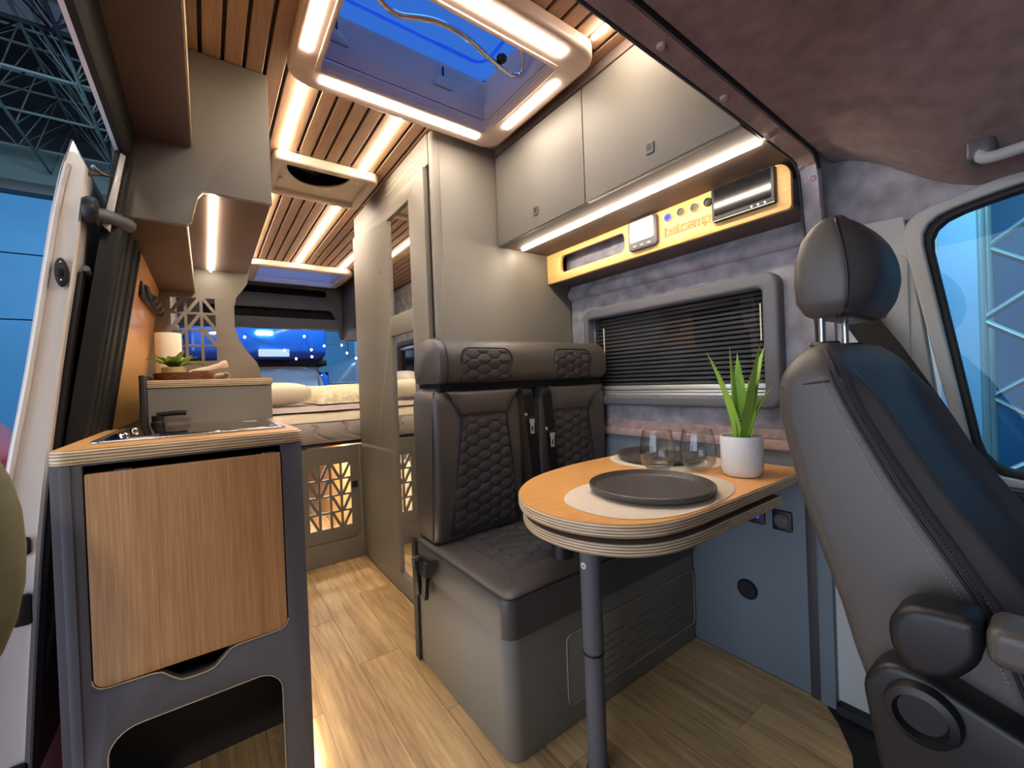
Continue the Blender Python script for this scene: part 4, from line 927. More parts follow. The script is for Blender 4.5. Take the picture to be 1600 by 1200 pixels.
for i in range(22):
    a = i*2.4; L = 0.066+0.034*random.random(); lean = 0.75+0.85*random.random(); wdt = 0.0095
    def lf(u, v, a=a, L=L, lean=lean, wdt=wdt):
        t_ = v; el = PI/2-lean*(0.35+0.9*t_)
        r_ = 0.004+L*(t_*math.cos(PI/2-lean*0.8)+0.15*t_*t_); z = lz0+0.033+L*(t_*math.sin(PI/2-lean*0.5)*0.95-0.75*lean*0.5*t_*t_)
        ww = wdt*math.sin(min(1, t_*0.94+0.06)*PI)**0.8*(u-0.5)*2
        return (lcx+r_*math.cos(a)-ww*math.sin(a), lcy+r_*math.sin(a)+ww*math.cos(a), z+abs(u-0.5)*0.006)
    b = grid(3, 9, lf); bmesh.ops.solidify(b, geom=b.faces[:], thickness=0.0008); obj('leaf', b, 'leaf', lp, smooth=60)
pr = thing('paper_roll', 'white paper towel roll standing behind the leafy plant', 'paper roll', (-0.115, 2.09, zt))
obj('roll', lathe([(0.012, zt+0.001), (0.040, zt+0.001), (0.041, zt+0.004), (0.041, zt+0.187), (0.039, zt+0.19), (0.012, zt+0.19)], -0.113, 2.09, 36), 'paper', pr)
obj('core', lathe([(0.010, zt+0.001), (0.012, zt+0.001), (0.012, zt+0.191), (0.010, zt+0.191)], -0.113, 2.09, 24), 'potlight', pr)
cpn = thing('soap_bowl', 'small beige bowl with a brown band at the right end of the tray', 'bowl', (-0.03, 1.86, zt))
obj('bowl', lathe([(0.0001, lz0), (0.018, lz0), (0.026, lz0+0.008), (0.028, lz0+0.022), (0.026, lz0+0.023), (0.024, lz0+0.01), (0.0001, lz0+0.006)], -0.012, 1.868, 28), 'potlight', cpn)
obj('band', lathe([(0.0283, lz0+0.020), (0.0293, lz0+0.022), (0.0283, lz0+0.026), (0.0262, lz0+0.025)], -0.012, 1.868, 28), 'wicker', cpn)
def rolltowel(cx, cy, z0, r, L, label, ang):
    bm = bmesh.new(); prof = []
    for i in range(60):
        t_ = i/59*3*2*PI; rr = lerp(i/59, r*0.22, r); prof.append((rr*math.cos(t_), rr*math.sin(t_)))
    A = []; 
    for s in (-0.5, 0.5): A.append([bm.verts.new((p[0], s*L, p[1])) for p in prof])
    for i in range(59): bm.faces.new((A[0][i], A[0][i+1], A[1][i+1], A[1][i]))
    bmesh.ops.solidify(bm, geom=bm.faces[:], thickness=r*0.17)
    bmesh.ops.rotate(bm, cent=(0, 0, 0), matrix=Matrix.Rotation(ang, 3, 'Z'), verts=bm.verts); zm = min(v.co.z for v in bm.verts)
    bmesh.ops.translate(bm, vec=(cx, cy, z0-zm), verts=bm.verts)
    o = obj('rolled_towel', bm, 'towel', smooth=70); tag(o, label, 'towel')
rolltowel(0.047, 1.80, zt, 0.0135, 0.085, 'rolled cream towel with a visible spiral end in front of the tray', 0.25)
b = join(lathe([(0.0001, -0.052), (0.006, -0.051), (0.0125, -0.04), (0.0115, -0.012), (0.0085, 0.02), (0.0095, 0.05), (0.0135, 0.064), (0.0135, 0.076), (0.0001, 0.079)], 0, 0, 20))
bmesh.ops.rotate(b, cent=(0, 0, 0), matrix=Matrix.Rotation(1.25, 3, 'Y'), verts=b.verts); bmesh.ops.rotate(b, cent=(0, 0, 0), matrix=Matrix.Rotation(0.1, 3, 'Z'), verts=b.verts)
bmesh.ops.translate(b, vec=(-0.005, 1.935, zt+0.040), verts=b.verts)
o = obj('massage_roll', b, 'towel', smooth=60); tag(o, 'rolled white cloth lying across the back rim of the tray', 'cloth')

# overhead cabinet on the kitchen side
ok = thing('kitchen_overhead_cupboard', 'taupe overhead cupboard with a stepped lower edge above the kitchen', 'cupboard', (0.0, 2.0, 1.48))
endp = [(LX+0.004, 1.48), (-0.028, 1.48), (-0.018, 1.487), (-0.008, 1.535), (0.000, 1.565), (0.012, 1.582), (0.022, 1.585), (0.188, 1.585), (0.188, 1.99), (LX+0.004, 1.99)]
obj('end_panel', plate(endp, 'XZ', 1.500, 1.518, bev=0.0012), 'taupe', ok)
obj('end_panel_edge', tube([(a, 1.4998, b_) for a, b_ in endp[1:7]], 0.002, res=1, smooth=False), 'edge', ok)
obj('lower_box', box(LX+0.002, -0.030, 1.518, 2.494, 1.482, 1.75, 0.001), 'brown', ok)
obj('lower_box_edge', box(-0.031, -0.0275, 1.518, 2.494, 1.481, 1.4845), 'edge', ok)
obj('upper_box', box(-0.03, 0.186, 1.518, 2.466, 1.587, 1.988, 0.001), 'brown', ok)
hk = thing('hook_rail', 'small black rail with four curved hooks on the oak wall', 'hooks', (LX, 2.2, 1.33))
b = box(LX-0.006, LX+0.003, 1.93, 2.46, 1.346, 1.40, 0.003); obj('rail', b, 'black', hk)
for i in range(4):
    yy = 2.0+i*0.13
    obj('hook', tube([(LX+0.000, yy, 1.395), (LX+0.012, yy, 1.392), (LX+0.012, yy, 1.36), (LX+0.018, yy, 1.342), (LX+0.030, yy, 1.346), (LX+0.033, yy, 1.36)], 0.007, res=3), 'sock', hk)

# ================================================================== BED
bd_ = thing('bed', 'rear bed with quilted grey mattress on a taupe base with lattice door', 'bed', (0.6, 3.4, 0))
lat2 = lattice(0.428, 0.20, 0.0595, 0.0925, 4, 4, 0.0125, ['\\o\\/', '\\o\\/', '\\/\\/', '\\/\\/'])
lat2 = [[(p[0], p[1]) for p in h] for h in lat2]
obj('base_panel', plate([(0.19, 0.001), (0.733, 0.001), (0.733, 0.662), (0.19, 0.662)], 'XZ', 2.532, 2.550, holes=[rrect(0.23, 0.716, 0.128, 0.659, (0.02, 0.035, 0.002, 0.002))], bev=0.001), 'taupe', bd_)
bdd = obj('door', plate(rrect(0.2325, 0.7135, 0.1305, 0.660, (0.02, 0.034, 0.002, 0.002)), 'XZ', 2.532, 2.549, holes=lat2, bev=0.001), 'taupe', bd_, label='lattice door in the bed base')
obj('latch', box(0.664, 0.698, 2.526, 2.533, 0.415, 0.452, 0.003), 'black', bdd, label='small black latch')
obj('door_edge', tube([(a, 2.5318, b_) for a, b_ in rrect(0.2315, 0.7145, 0.1295, 0.661, (0.02, 0.034, 0.002, 0.002))[7:16]], 0.0014, res=1, smooth=False), 'edge', bdd)
obj('slatted_base', box(LX+0.005, WX-0.005, 2.56, 4.30, 0.668, 0.682, 0.002), 'dark', bd_)
obj('garage_board', box(0.735, 0.75, 2.56, 4.30, 0.001, 0.665), 'oakwall', bd_)
obj('garage_board', box(0.20, 0.215, 2.56, 3.3, 0.001, 0.40), 'paper', bd_)
obj('light_strip', box(0.25, 0.72, 2.9, 2.98, 0.655, 0.662), 'led', bd_, smooth=0, label='warm light strip inside the bed base')
def matr(u, v):
    x_ = lerp(u, LX+0.01, WX-0.01)
    z = lerp(v, 0.688, 0.806); e = math.sin(v*PI)**0.5
    zz__ = 0.02*math.sin(z*70); s = (x_*6.0+(z+zz__)*6.0) % 1.0; gr = math.exp(-((s-0.5)/0.06)**2)*(1 if 0.12 < v < 0.92 else 0)
    return (x_, 2.555-0.024*e+0.013*gr, z)
mt = obj('mattress', join(grid(340, 22, matr), box(LX+0.01, WX-0.01, 2.555, 4.29, 0.688, 0.808, 0.01)), 'mattress', bd_, smooth=180)
def soft(x0, x1, y0, y1, z0, z1, amp, sd, bulge=0.35, nx=60, ny=60):
    rnd = random.Random(sd); ph = [(rnd.uniform(3, 14), rnd.uniform(3, 14), rnd.uniform(0, 6)) for _ in range(7)]
    def nz(x_, y_): return sum(math.sin(a*x_*1.6+b_*y_+c)/(1+0.12*a) for a, b_, c in ph)/4
    def top(u, v):
        x_, y_ = lerp(u, x0, x1), lerp(v, y0, y1); e = min(1, (min(u, 1-u)*2/bulge), (min(v, 1-v)*2/bulge)); e = math.sqrt(max(0, 1-(1-e)**2))
        n__ = nz(x_, y_)
        return (x_, y_+0.012*n__*(1-e), z0+(z1-z0)*e*(1+amp*n__)+0.001)
    b = grid(nx, ny, top)
    lo = grid(nx, ny, lambda u, v: (lerp(u, x0, x1), lerp(v, y0, y1)+0.012*nz(lerp(u, x0, x1), lerp(v, y0, y1)), z0))
    b = join(b, lo); bmesh.ops.recalc_face_normals(b, faces=b.faces); return b
def tagd(o, l, c, g=None): return tag(o, l, c, g)
tagd(obj('folded_blanket', soft(LX+0.02, WX-0.02, 2.552, 3.4, 0.809, 0.862, 0.10, 3, 0.10), 'sheet', smooth=180), 'cream blanket folded over the front edge of the mattress', 'blanket')
tagd(obj('bed_sheet', soft(LX+0.03, WX-0.03, 2.575, 4.2, 0.870, 0.900, 0.15, 5, 0.08), 'lav', smooth=180), 'thin lavender-grey cover between the blanket and the duvet', 'cover')
tagd(obj('duvet', soft(0.52, WX-0.03, 2.62, 4.1, 0.907, 1.015, 0.14, 8, 0.35), 'pattern', smooth=180), 'pale duvet with a soft yellow pattern on the bed', 'duvet')
tagd(obj('pillow', ell(0.31, 2.78, 0.975, 0.20, 0.15, 0.068, 14, 0.75), 'pillow', smooth=180), 'plump cream pillow at the kitchen end of the bed', 'pillow')
tagd(obj('pillow', ell(-0.03, 3.78, 1.02, 0.10, 0.26, 0.115, 14, 0.7), 'pillow', smooth=180), 'cream pillow leaning near the rear side window', 'pillow')
# rear cupboard
rc = thing('rear_cupboard', 'dark overhead cupboard above the bed next to the wardrobe', 'cupboard', (1.28, 3.5, 1.465))
obj('body', box(1.115, WX-0.001, 2.53, 4.29, 1.467, 1.985, 0.002), 'dark', rc)
obj('door', box(1.098, 1.113, 2.54, 3.40, 1.467, 1.98, 0.0015), 'dark', rc); dd_ = obj('door', box(1.098, 1.113, 3.405, 4.285, 1.467, 1.98, 0.0015), 'dark', rc)
obj('latch', box(1.092, 1.099, 3.86, 3.89, 1.535, 1.565, 0.003), 'black', dd_)

# ================================================================== DRIVER SEAT
ds = thing('driver_seat', 'black leather driver seat seen from its aisle side, with chrome headrest posts', 'seat', (1.03, 0.15, 0))
rear_t = [(0.40, 0.165), (0.448, 0.184), (0.527, 0.216), (0.618, 0.238), (0.711, 0.268), (0.802, 0.296), (0.92, 0.322), (0.976, 0.322), (1.026, 0.304), (1.045, 0.278)]
front_t = [(0.40, 0.0), (0.60, 0.035), (0.685, 0.070), (0.717, 0.088), (0.769, 0.118), (0.825, 0.150), (0.925, 0.198), (0.975, 0.218), (1.012, 0.232), (1.045, 0.262)]
SX0, SX1 = 0.795, 1.275
def seat_ring(z, tilt=0):
    rY = interp(z, rear_t); fY = interp(z, front_t); t_ = max(0, (z-0.985)/0.06); ins = 0.075*t_**2.2; ins2 = ins
    wn = SX0+ins+0.02*max(0, (z-0.7))
    wf = SX1-ins-0.02*max(0, (z-0.7))
    pts = []
    # from near rear, along rear, far side, front (with bolsters), back to the near side
    r = min(0.03, (rY-fY)*0.4)
    for a, b_ in rrect(wn, wf, fY, rY, r, 5): pts.append((a, b_, z))
    return pts
zz_ = [0.40, 0.448, 0.50, 0.56, 0.62, 0.68, 0.74, 0.80, 0.86, 0.92, 0.96, 0.985, 1.005, 1.02, 1.032, 1.040, 1.045]
bkr = obj('backrest', loft([seat_ring(z) for z in zz_]), 'leather', ds, smooth=70)
# front bolster and padded centre
def frontpad(u, v):
    z = lerp(v, 0.50, 1.02); x_ = lerp(u, SX0+0.02, SX1-0.02)
    d = 0.034*math.exp(-((u-0.09)/0.07)**2)+0.034*math.exp(-((u-0.91)/0.07)**2)+0.010*(1-(2*u-1)**4)
    e = min(1, min(u, 1-u)*18)*min(1, (1-v)*7)
    return (x_, interp(z, front_t)+0.006-d*e*(1-0.35*v), z)
obj('front_pad', grid(40, 30, frontpad), 'leather', bkr, smooth=180)
seam = [(interp(z, front_t)+0.012, z) for z in (0.56, 0.62, 0.685, 0.717, 0.769, 0.825, 0.88, 0.925, 0.975, 1.005, 1.03)]
for o_, nm_ in ((0.0, 'seam_piping'), (0.008, 'seam_piping')):
    obj(nm_, tube([(SX0+0.004+0.02*max(0, z-0.7)+0.075*max(0, (z-0.985)/0.06)**2.2-o_*0.1, y_-0.004+o_, z) for y_, z in seam], 0.0022, res=2), 'piping', bkr)
sts = []
for off in (-0.006, 0.0165):
    for i in range(90):
        z = 0.60+i*0.0045
        if z > 0.985: break
        y_ = interp(z, front_t)+0.012+off
        x_ = SX0+0.02*max(0, z-0.7)-0.0012+(0.006 if off < 0 else 0)
        sts.append(box(x_-0.0004, x_+0.0012, y_-0.0007, y_+0.0007, z-0.0012, z+0.0012))
st = obj('stitching', join(*sts), 'stitch', bkr, smooth=0, label='pale twin stitching along the seam'); st['kind'] = 'stuff'
obj('cross_seam', tube([(SX0+0.014, 0.312, 0.968), (SX0+0.0055, 0.285, 0.975), (SX0+0.0050, 0.240, 0.980)], 0.0018, res=2), 'piping', bkr)
for z0_, r_ in ((0.0, 1),): pass
hx0, hx1 = 0.948, 1.215
hrow = [(1.098, 0.318, 0.262, 0.03), (1.106, 0.330, 0.250, 0.010), (1.13, 0.341, 0.244, 0.0), (1.17, 0.344, 0.242, 0.0), (1.21, 0.341, 0.246, 0.0), (1.25, 0.332, 0.253, 0.004), (1.275, 0.318, 0.260, 0.014), (1.29, 0.302, 0.266, 0.03), (1.297, 0.288, 0.273, 0.055)]
hd = obj('headrest', loft([[(a, b_-0.0*(a), z) for a, b_ in rrect(hx0+i_, hx1-i_, f_, r_, min(0.022, (r_-f_)*0.45), 5)] for z, r_, f_, i_ in hrow]), 'leather', ds, smooth=70)
def hfront(u, v):
    z = lerp(v, 1.10, 1.292); x_ = lerp(u, hx0+0.006, hx1-0.006); f_ = interp(z, [(r[0], r[2]) for r in hrow]); ins = interp(z, [(r[0], r[3]) for r in hrow])
    x_ = lerp(u, hx0+ins+0.004, hx1-ins-0.004)
    e = (1-(2*u-1)**4)*math.sin(min(1, max(0, v))*PI)**0.5
    return (x_, f_+0.006-0.035*e, z)
obj('headrest_front', grid(24, 24, hfront), 'leather', hd, smooth=180)
hs_ = [(hx0+i_+0.0025, f_+0.010, z) for z, r_, f_, i_ in hrow]
obj('headrest_piping', tube(hs_, 0.0024, res=2), 'piping', hd)
obj('headrest_piping', tube([(a+0.001, b_+0.008, z) for a, b_, z in hs_], 0.0018, res=2), 'piping', hd)
for xx in (0.985, 1.122):
    obj('post', lathe([(0.0062, 1.03), (0.0062, 1.105)], xx, 0.305, 16), 'chrome', ds, label='chrome headrest post')
    obj('post_collar', lathe([(0.024, 1.043), (0.025, 1.047), (0.022, 1.052), (0.008, 1.053)], xx, 0.30, 24), 'black', ds)
obj('seat_cushion', loft([[(a, b_, z) for a, b_ in rrect(SX0+d, SX1-d, -0.36+d, 0.17, 0.05, 6)] for z, d in ((0.36, 0.02), (0.38, 0.0), (0.48, 0.0), (0.51, 0.012), (0.525, 0.04))]), 'leather', ds, smooth=60)
shp = smooth_poly([(0.198, 0.555), (0.172, 0.592), (0.135, 0.592), (0.05, 0.563), (-0.30, 0.47), (-0.30, 0.26), (0.10, 0.26), (0.175, 0.40)], 4)
obj('side_shield', plate(shp, 'YZ', 0.742, 0.80, bev=0.01, bres=3), 'black', ds, label='black plastic side shield below the armrest')
obj('recliner_knob', lathe([(0.0001, 0.735), (0.024, 0.735), (0.0255, 0.731), (0.0275, 0.724), (0.036, 0.727), (0.0385, 0.735), (0.0385, 0.745)], 0.133, 0.545, 40, axis='X'), 'black', ds)
ar = obj('armrest', plate(smooth_poly([(0.158, 0.672), (0.140, 0.697), (0.105, 0.702), (0.075, 0.703), (0.073, 0.655), (0.10, 0.618), (0.135, 0.608), (0.156, 0.635)], 4), 'YZ', 0.70, 0.765, bev=0.012, bres=4), 'black', ds)
obj('armrest_pad', plate(rrect(-0.26, 0.072, 0.657, 0.703, (0.02, 0.014, 0.014, 0.02)), 'YZ', 0.698, 0.766, bev=0.012, bres=4), 'leather', ds)
obj('pedestal', box(0.82, 1.25, -0.30, 0.18, -0.011, 0.37, 0.01), 'black', ds)
# belt on the cab pillar
def cb(u, v):
    p = [(1.43, 0.392, 1.185), (1.40, 0.345, 1.12), (1.375, 0.29, 1.03), (1.345, 0.22, 0.90), (1.32, 0.16, 0.78), (1.31, 0.12, 0.66)]
    k_ = min(4, int(v*5)); a = Vector(p[k_]).lerp(Vector(p[k_+1]), v*5-k_)
    d = Vector((0.1, -0.80, -0.6))*0.0+Vector((0, -0.85, 0.5)).normalized()*0.066*(u-0.5)
    return tuple(a+d)
b = grid(4, 30, cb); bmesh.ops.solidify(b, geom=b.faces[:], thickness=0.0018)
o = obj('seat_belt', b, 'belt', smooth=60); tag(o, 'black driver belt running down from the pale pillar behind the headrest', 'seat belt')
# grab handle
gh = thing('grab_handle', 'grey grab handle on the headliner above the cab window', 'handle', (1.40, 0.05, 1.43))
obj('bar', tube([(1.315, 0.124, 1.452), (1.303, 0.121, 1.424), (1.30, 0.108, 1.413), (1.30, 0.064, 1.416), (1.30, -0.06, 1.42), (1.302, -0.10, 1.43), (1.315, -0.11, 1.456)], 0.0115, res=5), 'pillar', gh)
obj('mount', box(1.296, 1.350, 0.097, 0.142, 1.416, 1.475, 0.012, 3), 'sock', gh)
obj('mount', box(1.296, 1.350, -0.135, -0.09, 1.420, 1.475, 0.012, 3), 'sock', gh)

# ================================================================== SLIDING DOOR pushed back outside
sd = thing('sliding_door', 'white sliding door pushed open outside, seen along its front edge', 'door', (-0.35, 2.0, -0.1))
Lt = [(-0.1, -0.46), (0.2, -0.44), (0.6, -0.405), (0.87, -0.366), (1.04, -0.337), (1.30, -0.300), (1.477, -0.275), (1.56, -0.256), (1.612, -0.236)]
Rt = [(-0.1, -0.365), (0.18, -0.350), (0.39, -0.337), (0.66, -0.318), (0.845, -0.300), (1.09, -0.270), (1.33, -0.237), (1.551, -0.212), (1.612, -0.234)]
zs2 = [-0.1+i*0.09 for i in range(19)]+[1.551, 1.612]
zs2 = sorted(set(zs2))
def dring(y_, a, b_):
    return [(lerp(a, interp(z, Lt), interp(z, Rt)), y_, z) for z in zs2]+[(lerp(b_, interp(z, Lt), interp(z, Rt)), y_, z) for z in reversed(zs2)]
obj('edge', loft([dring(1.404, 0.12, 0.96), dring(1.40, 0.18, 0.90), dring(1.40, 0.20, 0.88), dring(1.404, 0.22, 0.86)][0:1]+[dring(1.398, 0.15, 0.93), dring(1.404, 0.08, 1.0), dring(1.43, 0.02, 1.0), dring(2.55, 0.0, 1.0)]), 'white', sd, smooth=30)
obj('edge_flange', tube([(interp(z, Lt)+0.014, 1.399, z) for z in zs2 if z < 1.57], 0.006, res=2), 'white', sd)
def ringx(z): return interp(z, Rt)
# black inner trim with window
def inner(u, v, off):
    z = lerp(v, 0.15, 1.30); return (ringx(z)+off, lerp(u, 1.425, 2.5), z)
def innerbox(y0, y1, z0, z1, o0, o1, n=8):
    rings = []
    for i in range(n+1):
        z = lerp(i/n, z0, z1); rings.append([(ringx(z)+o0, y0, z), (ringx(z)+o1, y0, z), (ringx(z)+o1, y1, z), (ringx(z)+o0, y1, z)])
    return loft(rings)
obj('inner_trim', innerbox(1.425, 2.5, 0.15, 1.302, -0.002, 0.010), 'black', sd, label='black inner trim of the sliding door')
obj('window_frame', join(innerbox(1.52, 1.545, 0.70, 1.2, 0.01, 0.022), innerbox(2.3, 2.33, 0.70, 1.2, 0.01, 0.022), innerbox(1.52, 2.33, 0.69, 0.72, 0.01, 0.022), innerbox(1.52, 2.33, 1.18, 1.21, 0.01, 0.022)), 'dark', sd)
obj('window_pane', innerbox(1.545, 2.3, 0.72, 1.18, 0.010, 0.013), 'screen', sd)
obj('trim_rail', tube([(ringx(z)+0.012, y_, z) for y_, z in ((1.43, 1.315), (1.6, 1.27), (1.85, 1.24), (2.3, 1.23))], 0.008, res=2), 'sock', sd)
ltc = obj('latch_plate', plate([(-0.262+0.0115*math.cos(a), 1.293+0.034*math.sin(a)) for a in [i/28*2*PI for i in range(28)]], 'XZ', 1.392, 1.400, bev=0.002), 'black', sd, label='oval black striker plate with two screws')
for dz in (-0.02, 0.022): obj('screw', lathe([(0.0001, 1.3895), (0.0025, 1.390), (0.003, 1.393)], -0.262, 1.293+dz, 12, axis='Y'), 'chrome', ltc)
obj('striker', box(-0.266, -0.258, 1.386, 1.393, 1.284, 1.302, 0.002), 'gap', ltc)
obj('latch_plate', box(-0.350, -0.330, 1.392, 1.402, 0.655, 0.695, 0.006), 'black', sd)
obj('latch_plate', box(-0.362, -0.332, 1.390, 1.402, 0.50, 0.57, 0.006), 'black', sd)
obj('latch_plate', box(-0.385, -0.35, 1.390, 1.402, 0.15, 0.20, 0.008), 'black', sd)
rol_ = obj('roller_arm', tube([(-0.205, 1.42, 1.447), (-0.185, 1.43, 1.452), (-0.15, 1.49, 1.45)], 0.018, res=4), 'sock', sd, label='dark roller arm reaching to the van body')
obj('wheel', lathe([(0.0001, -0.222), (0.03, -0.222), (0.034, -0.216), (0.034, -0.200), (0.026, -0.196), (0.0001, -0.196)], 1.415, 1.452, 24, axis='X'), 'black', rol_)
obj('link', tube([(-0.214, 1.42, 1.545), (-0.19, 1.45, 1.565), (-0.165, 1.47, 1.57)], 0.006, res=2), 'sock', rol_)
obj('link', tube([(-0.205, 1.42, 1.565), (-0.185, 1.45, 1.55), (-0.160, 1.47, 1.575)], 0.005, res=2), 'steel', rol_)

# ================================================================== OUTSIDE: the exhibition hall
struct('trim_12', box(-14, 14, -8, 12.4, -0.72, -0.66), 'carpet', 'dark red hall carpet around the van')
hw = thing('wall_hall', 'blue panelled hall wall beyond the van', '', (0, 18, -0.66), kind='structure')
obj('backing', box(-18, 18, 18.06, 18.2, -0.66, 12), 'hallroof', hw)
for i in range(-7, 7):
    for (z0, z1) in ((-0.6, 3.3), (3.33, 5.2), (5.23, 6.9)):
        obj('panel', box(i*1.6+0.01, (i+1)*1.6-0.01, 18.0, 18.06, z0, z1, 0.012, 1), 'hallwall', hw)
obj('beam', box(-18, 18, 17.8, 18.2, 7.2, 8.3, 0.02), 'hallbeam', hw, label='grey beam along the top of the hall wall')
obj('gutter', box(-18, 18, 17.6, 18.1, 6.9, 7.2, 0.02), 'dark', hw)
struct('trim_13', box(-18, 18, -10, 18.2, 13.0, 13.2), 'hallroof', 'dark hall roof')
nth = ('first', 'second', 'third', 'fourth', 'fifth', 'sixth', 'seventh')
def truss(p, q, h, n, lab, grp):
    p, q = Vector(p), Vector(q); t_ = thing('roof_truss', lab, 'truss', tuple(p), grp)
    d = (q-p).normalized(); sd_ = Vector((-d.y, d.x, 0))*h*0.5
    for off in (Vector((0, 0, 0)), Vector((0, 0, h))+sd_, Vector((0, 0, h))-sd_):
        obj('chord', tube([tuple(p+off), tuple(q+off)], 0.036, res=1, smooth=False), 'truss', t_, smooth=60)
    bs = []
    for i in range(n):
        a, b_ = p.lerp(q, i/n), p.lerp(q, (i+1)/n); m_ = (a+b_)/2
        for s_ in (sd_, -sd_):
            bs.append(tube([tuple(a), tuple(m_+Vector((0, 0, h))+s_), tuple(b_)], 0.02, res=0, smooth=False))
    obj('web', join(*bs), 'truss', t_, smooth=0)
for i, y_ in enumerate((9.2, 10.8, 12.4, 14.2, 16.2)):
    truss((-14, y_, 7.6), (10, y_, 7.6), 1.2, 14, 'grey lattice truss running crosswise under the hall roof, %s from the van' % nth[i], 'crosswise trusses of the hall roof')
for i, x_ in enumerate((-1.9, -3.4, -5.6)):
    truss((x_, 5, 7.5), (x_, 17.5, 7.5), 1.2, 9, 'grey lattice truss running lengthwise under the hall roof, %s from the van door' % nth[i], 'lengthwise trusses of the hall roof')
# blue lorry behind the van
tk = thing('blue_lorry', 'bright blue lorry cab facing the open rear doors', 'lorry', (0.95, 7.6, -0.66))
obj('body', box(-0.35, 1.52, 6.75, 9.3, -0.30, 1.25, 0.12, 4), 'truckblue', tk)
obj('roof_pod', box(-0.25, 1.47, 6.55, 9.0, 1.40, 2.05, 0.16, 5), 'truckblue', tk)
obj('visor', box(-0.32, 1.46, 6.62, 7.2, 1.33, 1.43, 0.03, 3), 'gap', tk)
obj('windscreen', box(-0.28, 1.36, 6.70, 6.78, 0.55, 1.34, 0.05, 3), 'truckglass', tk)
obj('window_post', tube([(1.38, 6.70, 0.50), (1.42, 6.72, 1.0), (1.30, 6.73, 1.33), (0.4, 6.72, 1.36), (-0.3, 6.72, 1.34)], 0.03, res=2), 'alu', tk)
obj('side_glass', box(1.505, 1.535, 6.9, 7.7, 0.55, 1.25, 0.01), 'screen', tk)
obj('grille', box(0.0, 1.2, 6.68, 6.76, -0.2, 0.35, 0.03), 'gap', tk)
obj('sign', plate(rrect(0.58, 0.95, 1.46, 1.56, 0.01), 'XZ', 6.53, 6.56), 'pot', tk)
for (xx, zz, r_) in ((0.15, 1.80, 0.03), (0.66, 1.78, 0.10)):
    obj('roof_lamp', box(xx-r_, xx+r_, 6.52, 6.57, zz-0.025, zz+0.025, 0.02, 3), 'bulb', tk)
for xx in (0.05, 1.15): obj('wheel', lathe([(0.0001, xx-0.14), (0.30, xx-0.14), (0.36, xx-0.10), (0.36, xx+0.10), (0.30, xx+0.14), (0.0001, xx+0.14)], 7.3, -0.30, 28, axis='X'), 'rubber', tk)
vn = thing('grey_van', 'grey van parked to the right of the blue lorry', 'van', (2.6, 8.6, -0.66))
vp = smooth_poly([(1.75, -0.35), (3.6, -0.35), (3.6, 1.55), (2.9, 1.75), (2.15, 1.45), (1.75, 0.95)], 4)
obj('body', plate(vp, 'XZ', 7.9, 11.2, bev=0.08, bres=3), 'greyvan', vn)
obj('window', box(1.88, 2.12, 7.86, 7.92, 0.62, 1.02, 0.03, 2), 'screen', vn)
obj('rear_window', box(2.25, 3.4, 7.86, 7.92, 0.8, 1.3, 0.03, 2), 'screen', vn)
obj('belt_line', box(1.78, 3.58, 7.86, 7.92, 1.06, 1.10, 0.01), 'sock', vn)
for xx in (2.0, 3.35): obj('wheel', lathe([(0.0001, xx-0.1), (0.26, xx-0.1), (0.31, xx-0.07), (0.31, xx+0.07), (0.26, xx+0.1), (0.0001, xx+0.1)], 8.6, -0.35, 24, axis='X'), 'rubber', vn)
rd = thing('rear_door_leaf', 'white rear door of the van standing open behind the wardrobe', 'door', (1.5, 4.8, 0))
obj('panel', box(1.47, 1.53, 4.46, 5.25, -0.05, 1.75, 0.02, 3), 'banner', rd)
obj('inner_trim', box(1.455, 1.472, 4.6, 5.2, 0.1, 0.8, 0.01), 'black', rd)
# string of warm bulbs at the rear
stg = thing('string_lights', 'string of small warm bulbs hanging across the open rear door', 'string lights', (0.9, 4.55, 1.4))
bp = [(0.30, 1.50), (0.62, 1.38), (0.80, 1.52), (0.86, 1.39), (0.98, 1.43), (1.15, 1.44), (1.20, 1.36), (1.29, 1.305), (1.35, 1.355), (0.72, 1.30), (0.86, 1.32)]
order = [(0.22, 1.56)]+sorted(bp)+[(1.30, 1.458)]
obj('wire', tube([(x_, 4.55 if 0 < k_ < len(order)-1 else 4.40, z+0.012) for k_, (x_, z) in enumerate(order)], 0.0015, res=1), 'gap', stg)
for x_, z in bp: obj('bulb', ell(x_, 4.55, z, 0.009, 0.009, 0.011, 6), 'bulb', stg)
# blue stage seen through the cab window
sw = struct('trim_14', box(4.4, 4.5, -4, 4, -0.66, 5.5), 'drape', 'blue curtain wall beyond the cab window')
bn = obj('banner', box(3.0, 3.03, 0.295, 0.43, -0.6, 2.6, 0.004), 'banner'); tag(bn, 'white upright banner strip, coloured as blue-lit, outside the cab window', 'banner')
bn = obj('banner', box(3.3, 3.33, 0.450, 0.62, -0.6, 2.6, 0.004), 'paper'); tag(bn, 'white upright board at the rear edge of the cab window view', 'board')
def stage_truss(x_, y0, y1, lab):
    t_ = thing('stage_truss', lab, 'truss', (x_, (y0+y1)/2, -0.66))
    for yy in (y0, y1):
        for xx in (x_, x_+0.3): obj('chord', tube([(xx, yy, -0.66), (xx, yy, 4)], 0.026, res=2, smooth=False), 'trussbright', t_, smooth=60)
    bs = []
    z = -0.6; s = 0
    while z < 3.8:
        a, b_ = (y0, y1) if s else (y1, y0); bs.append(tube([(x_, a, z), (x_, b_, z+0.46)], 0.019, res=1, smooth=False)); bs.append(tube([(x_+0.3, b_, z), (x_+0.3, a, z+0.46)], 0.019, res=1, smooth=False)); z += 0.46; s = 1-s
    obj('web', join(*bs), 'trussbright', t_, smooth=60)
stage_truss(3.6, -0.25, 0.345, 'aluminium lattice truss standing outside the cab window, rear one')
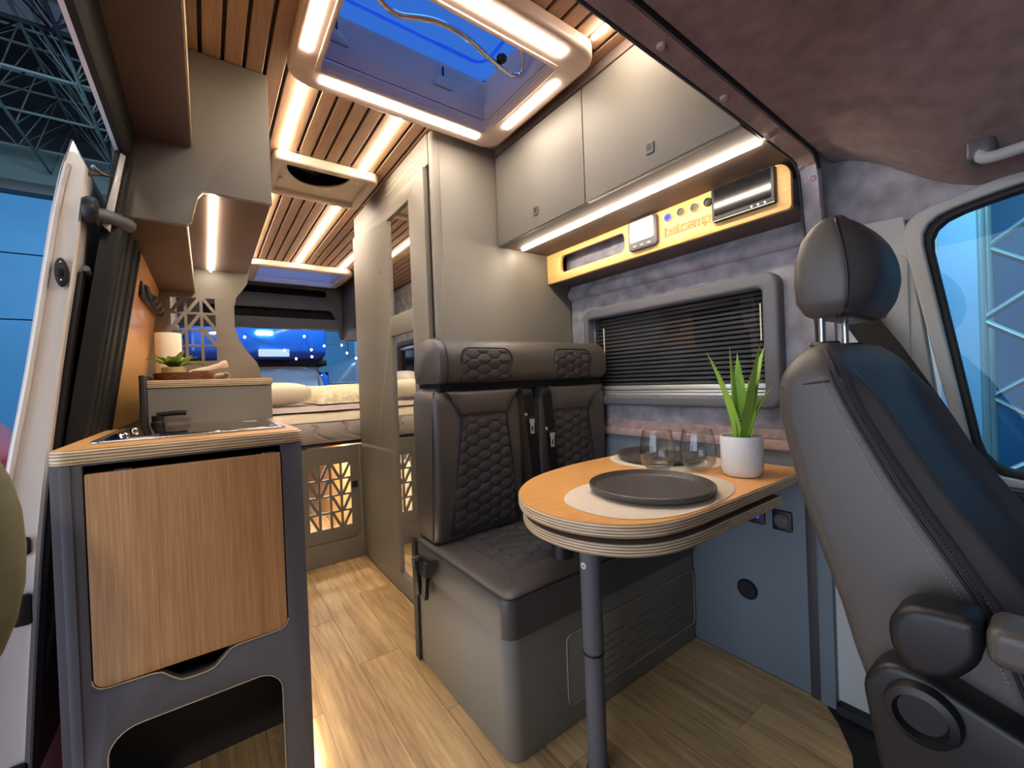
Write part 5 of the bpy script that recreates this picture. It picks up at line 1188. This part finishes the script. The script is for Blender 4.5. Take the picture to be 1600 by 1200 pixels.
stage_truss(3.9, -1.35, -0.75, 'aluminium lattice truss standing outside the cab window, front one')
# red car, chair, and bag at far left
rcx = thing('red_car', 'red car at the far left outside the open door', 'car', (-3.0, 8.5, -0.66))
obj('body', plate(smooth_poly([(-4.8, -0.4), (-2.05, -0.4), (-2.0, 0.35), (-2.3, 0.75), (-2.7, 1.25), (-4.2, 1.3), (-4.8, 0.7)], 4), 'XZ', 7.2, 8.8, bev=0.1, bres=3), 'redcar', rcx)
obj('windscreen', box(-4.2, -2.75, 7.16, 7.22, 0.75, 1.18, 0.04, 2), 'screen', rcx)
for xx in (-4.2, -2.6): obj('wheel', lathe([(0.0001, 7.15), (0.24, 7.15), (0.30, 7.2), (0.30, 7.35), (0.0001, 7.36)], xx, -0.36, 24, axis='Y'), 'rubber', rcx)
oc_ = thing('padded_chair', 'pale olive padded chair back at the left edge by the door', 'chair', (-0.36, 0.85, -0.66))
obj('backrest', ell(-0.405, 0.85, 0.80, 0.200, 0.07, 0.245, 18, 0.9), 'olive', oc_, smooth=180)
obj('seat', ell(-0.52, 0.72, 0.18, 0.20, 0.20, 0.05, 12, 0.6), 'olive', oc_, smooth=180)
obj('back_post', box(-0.43, -0.37, 0.84, 0.875, 0.1, 0.60, 0.01), 'black', oc_)
for (xx, yy) in ((-0.66, 0.58), (-0.38, 0.58), (-0.66, 0.86), (-0.40, 0.86)): obj('leg', tube([(xx, yy, -0.66), (xx*0.9-0.05, yy*0.9+0.07, 0.15)], 0.014, res=2, smooth=False), 'black', oc_)

bg = thing('shoulder_bag', 'dark bag with a pale flap and red strap on the hall carpet', 'bag', (-0.565, 2.19, -0.66))
b = loft([[(a, y_, z) for a, y_ in rrect(-0.66+i_, -0.47-i_, 2.10+i_*0.5, 2.28-i_*0.5, 0.05, 5)] for z, i_ in ((-0.66, 0.02), (-0.64, 0.0), (-0.30, 0.0), (-0.12, 0.015), (-0.06, 0.05))])
obj('body', b, 'dark', bg, smooth=60)
obj('flap', box(-0.655, -0.475, 2.085, 2.10, -0.45, -0.10, 0.01), 'offwhite', bg, label='pale flap of the bag')
obj('strap', tube([(-0.64, 2.19, -0.10), (-0.62, 2.19, 0.12), (-0.565, 2.19, 0.17), (-0.51, 2.19, 0.12), (-0.49, 2.19, -0.10)], 0.012, res=2), 'redcar', bg, label='red carrying strap')
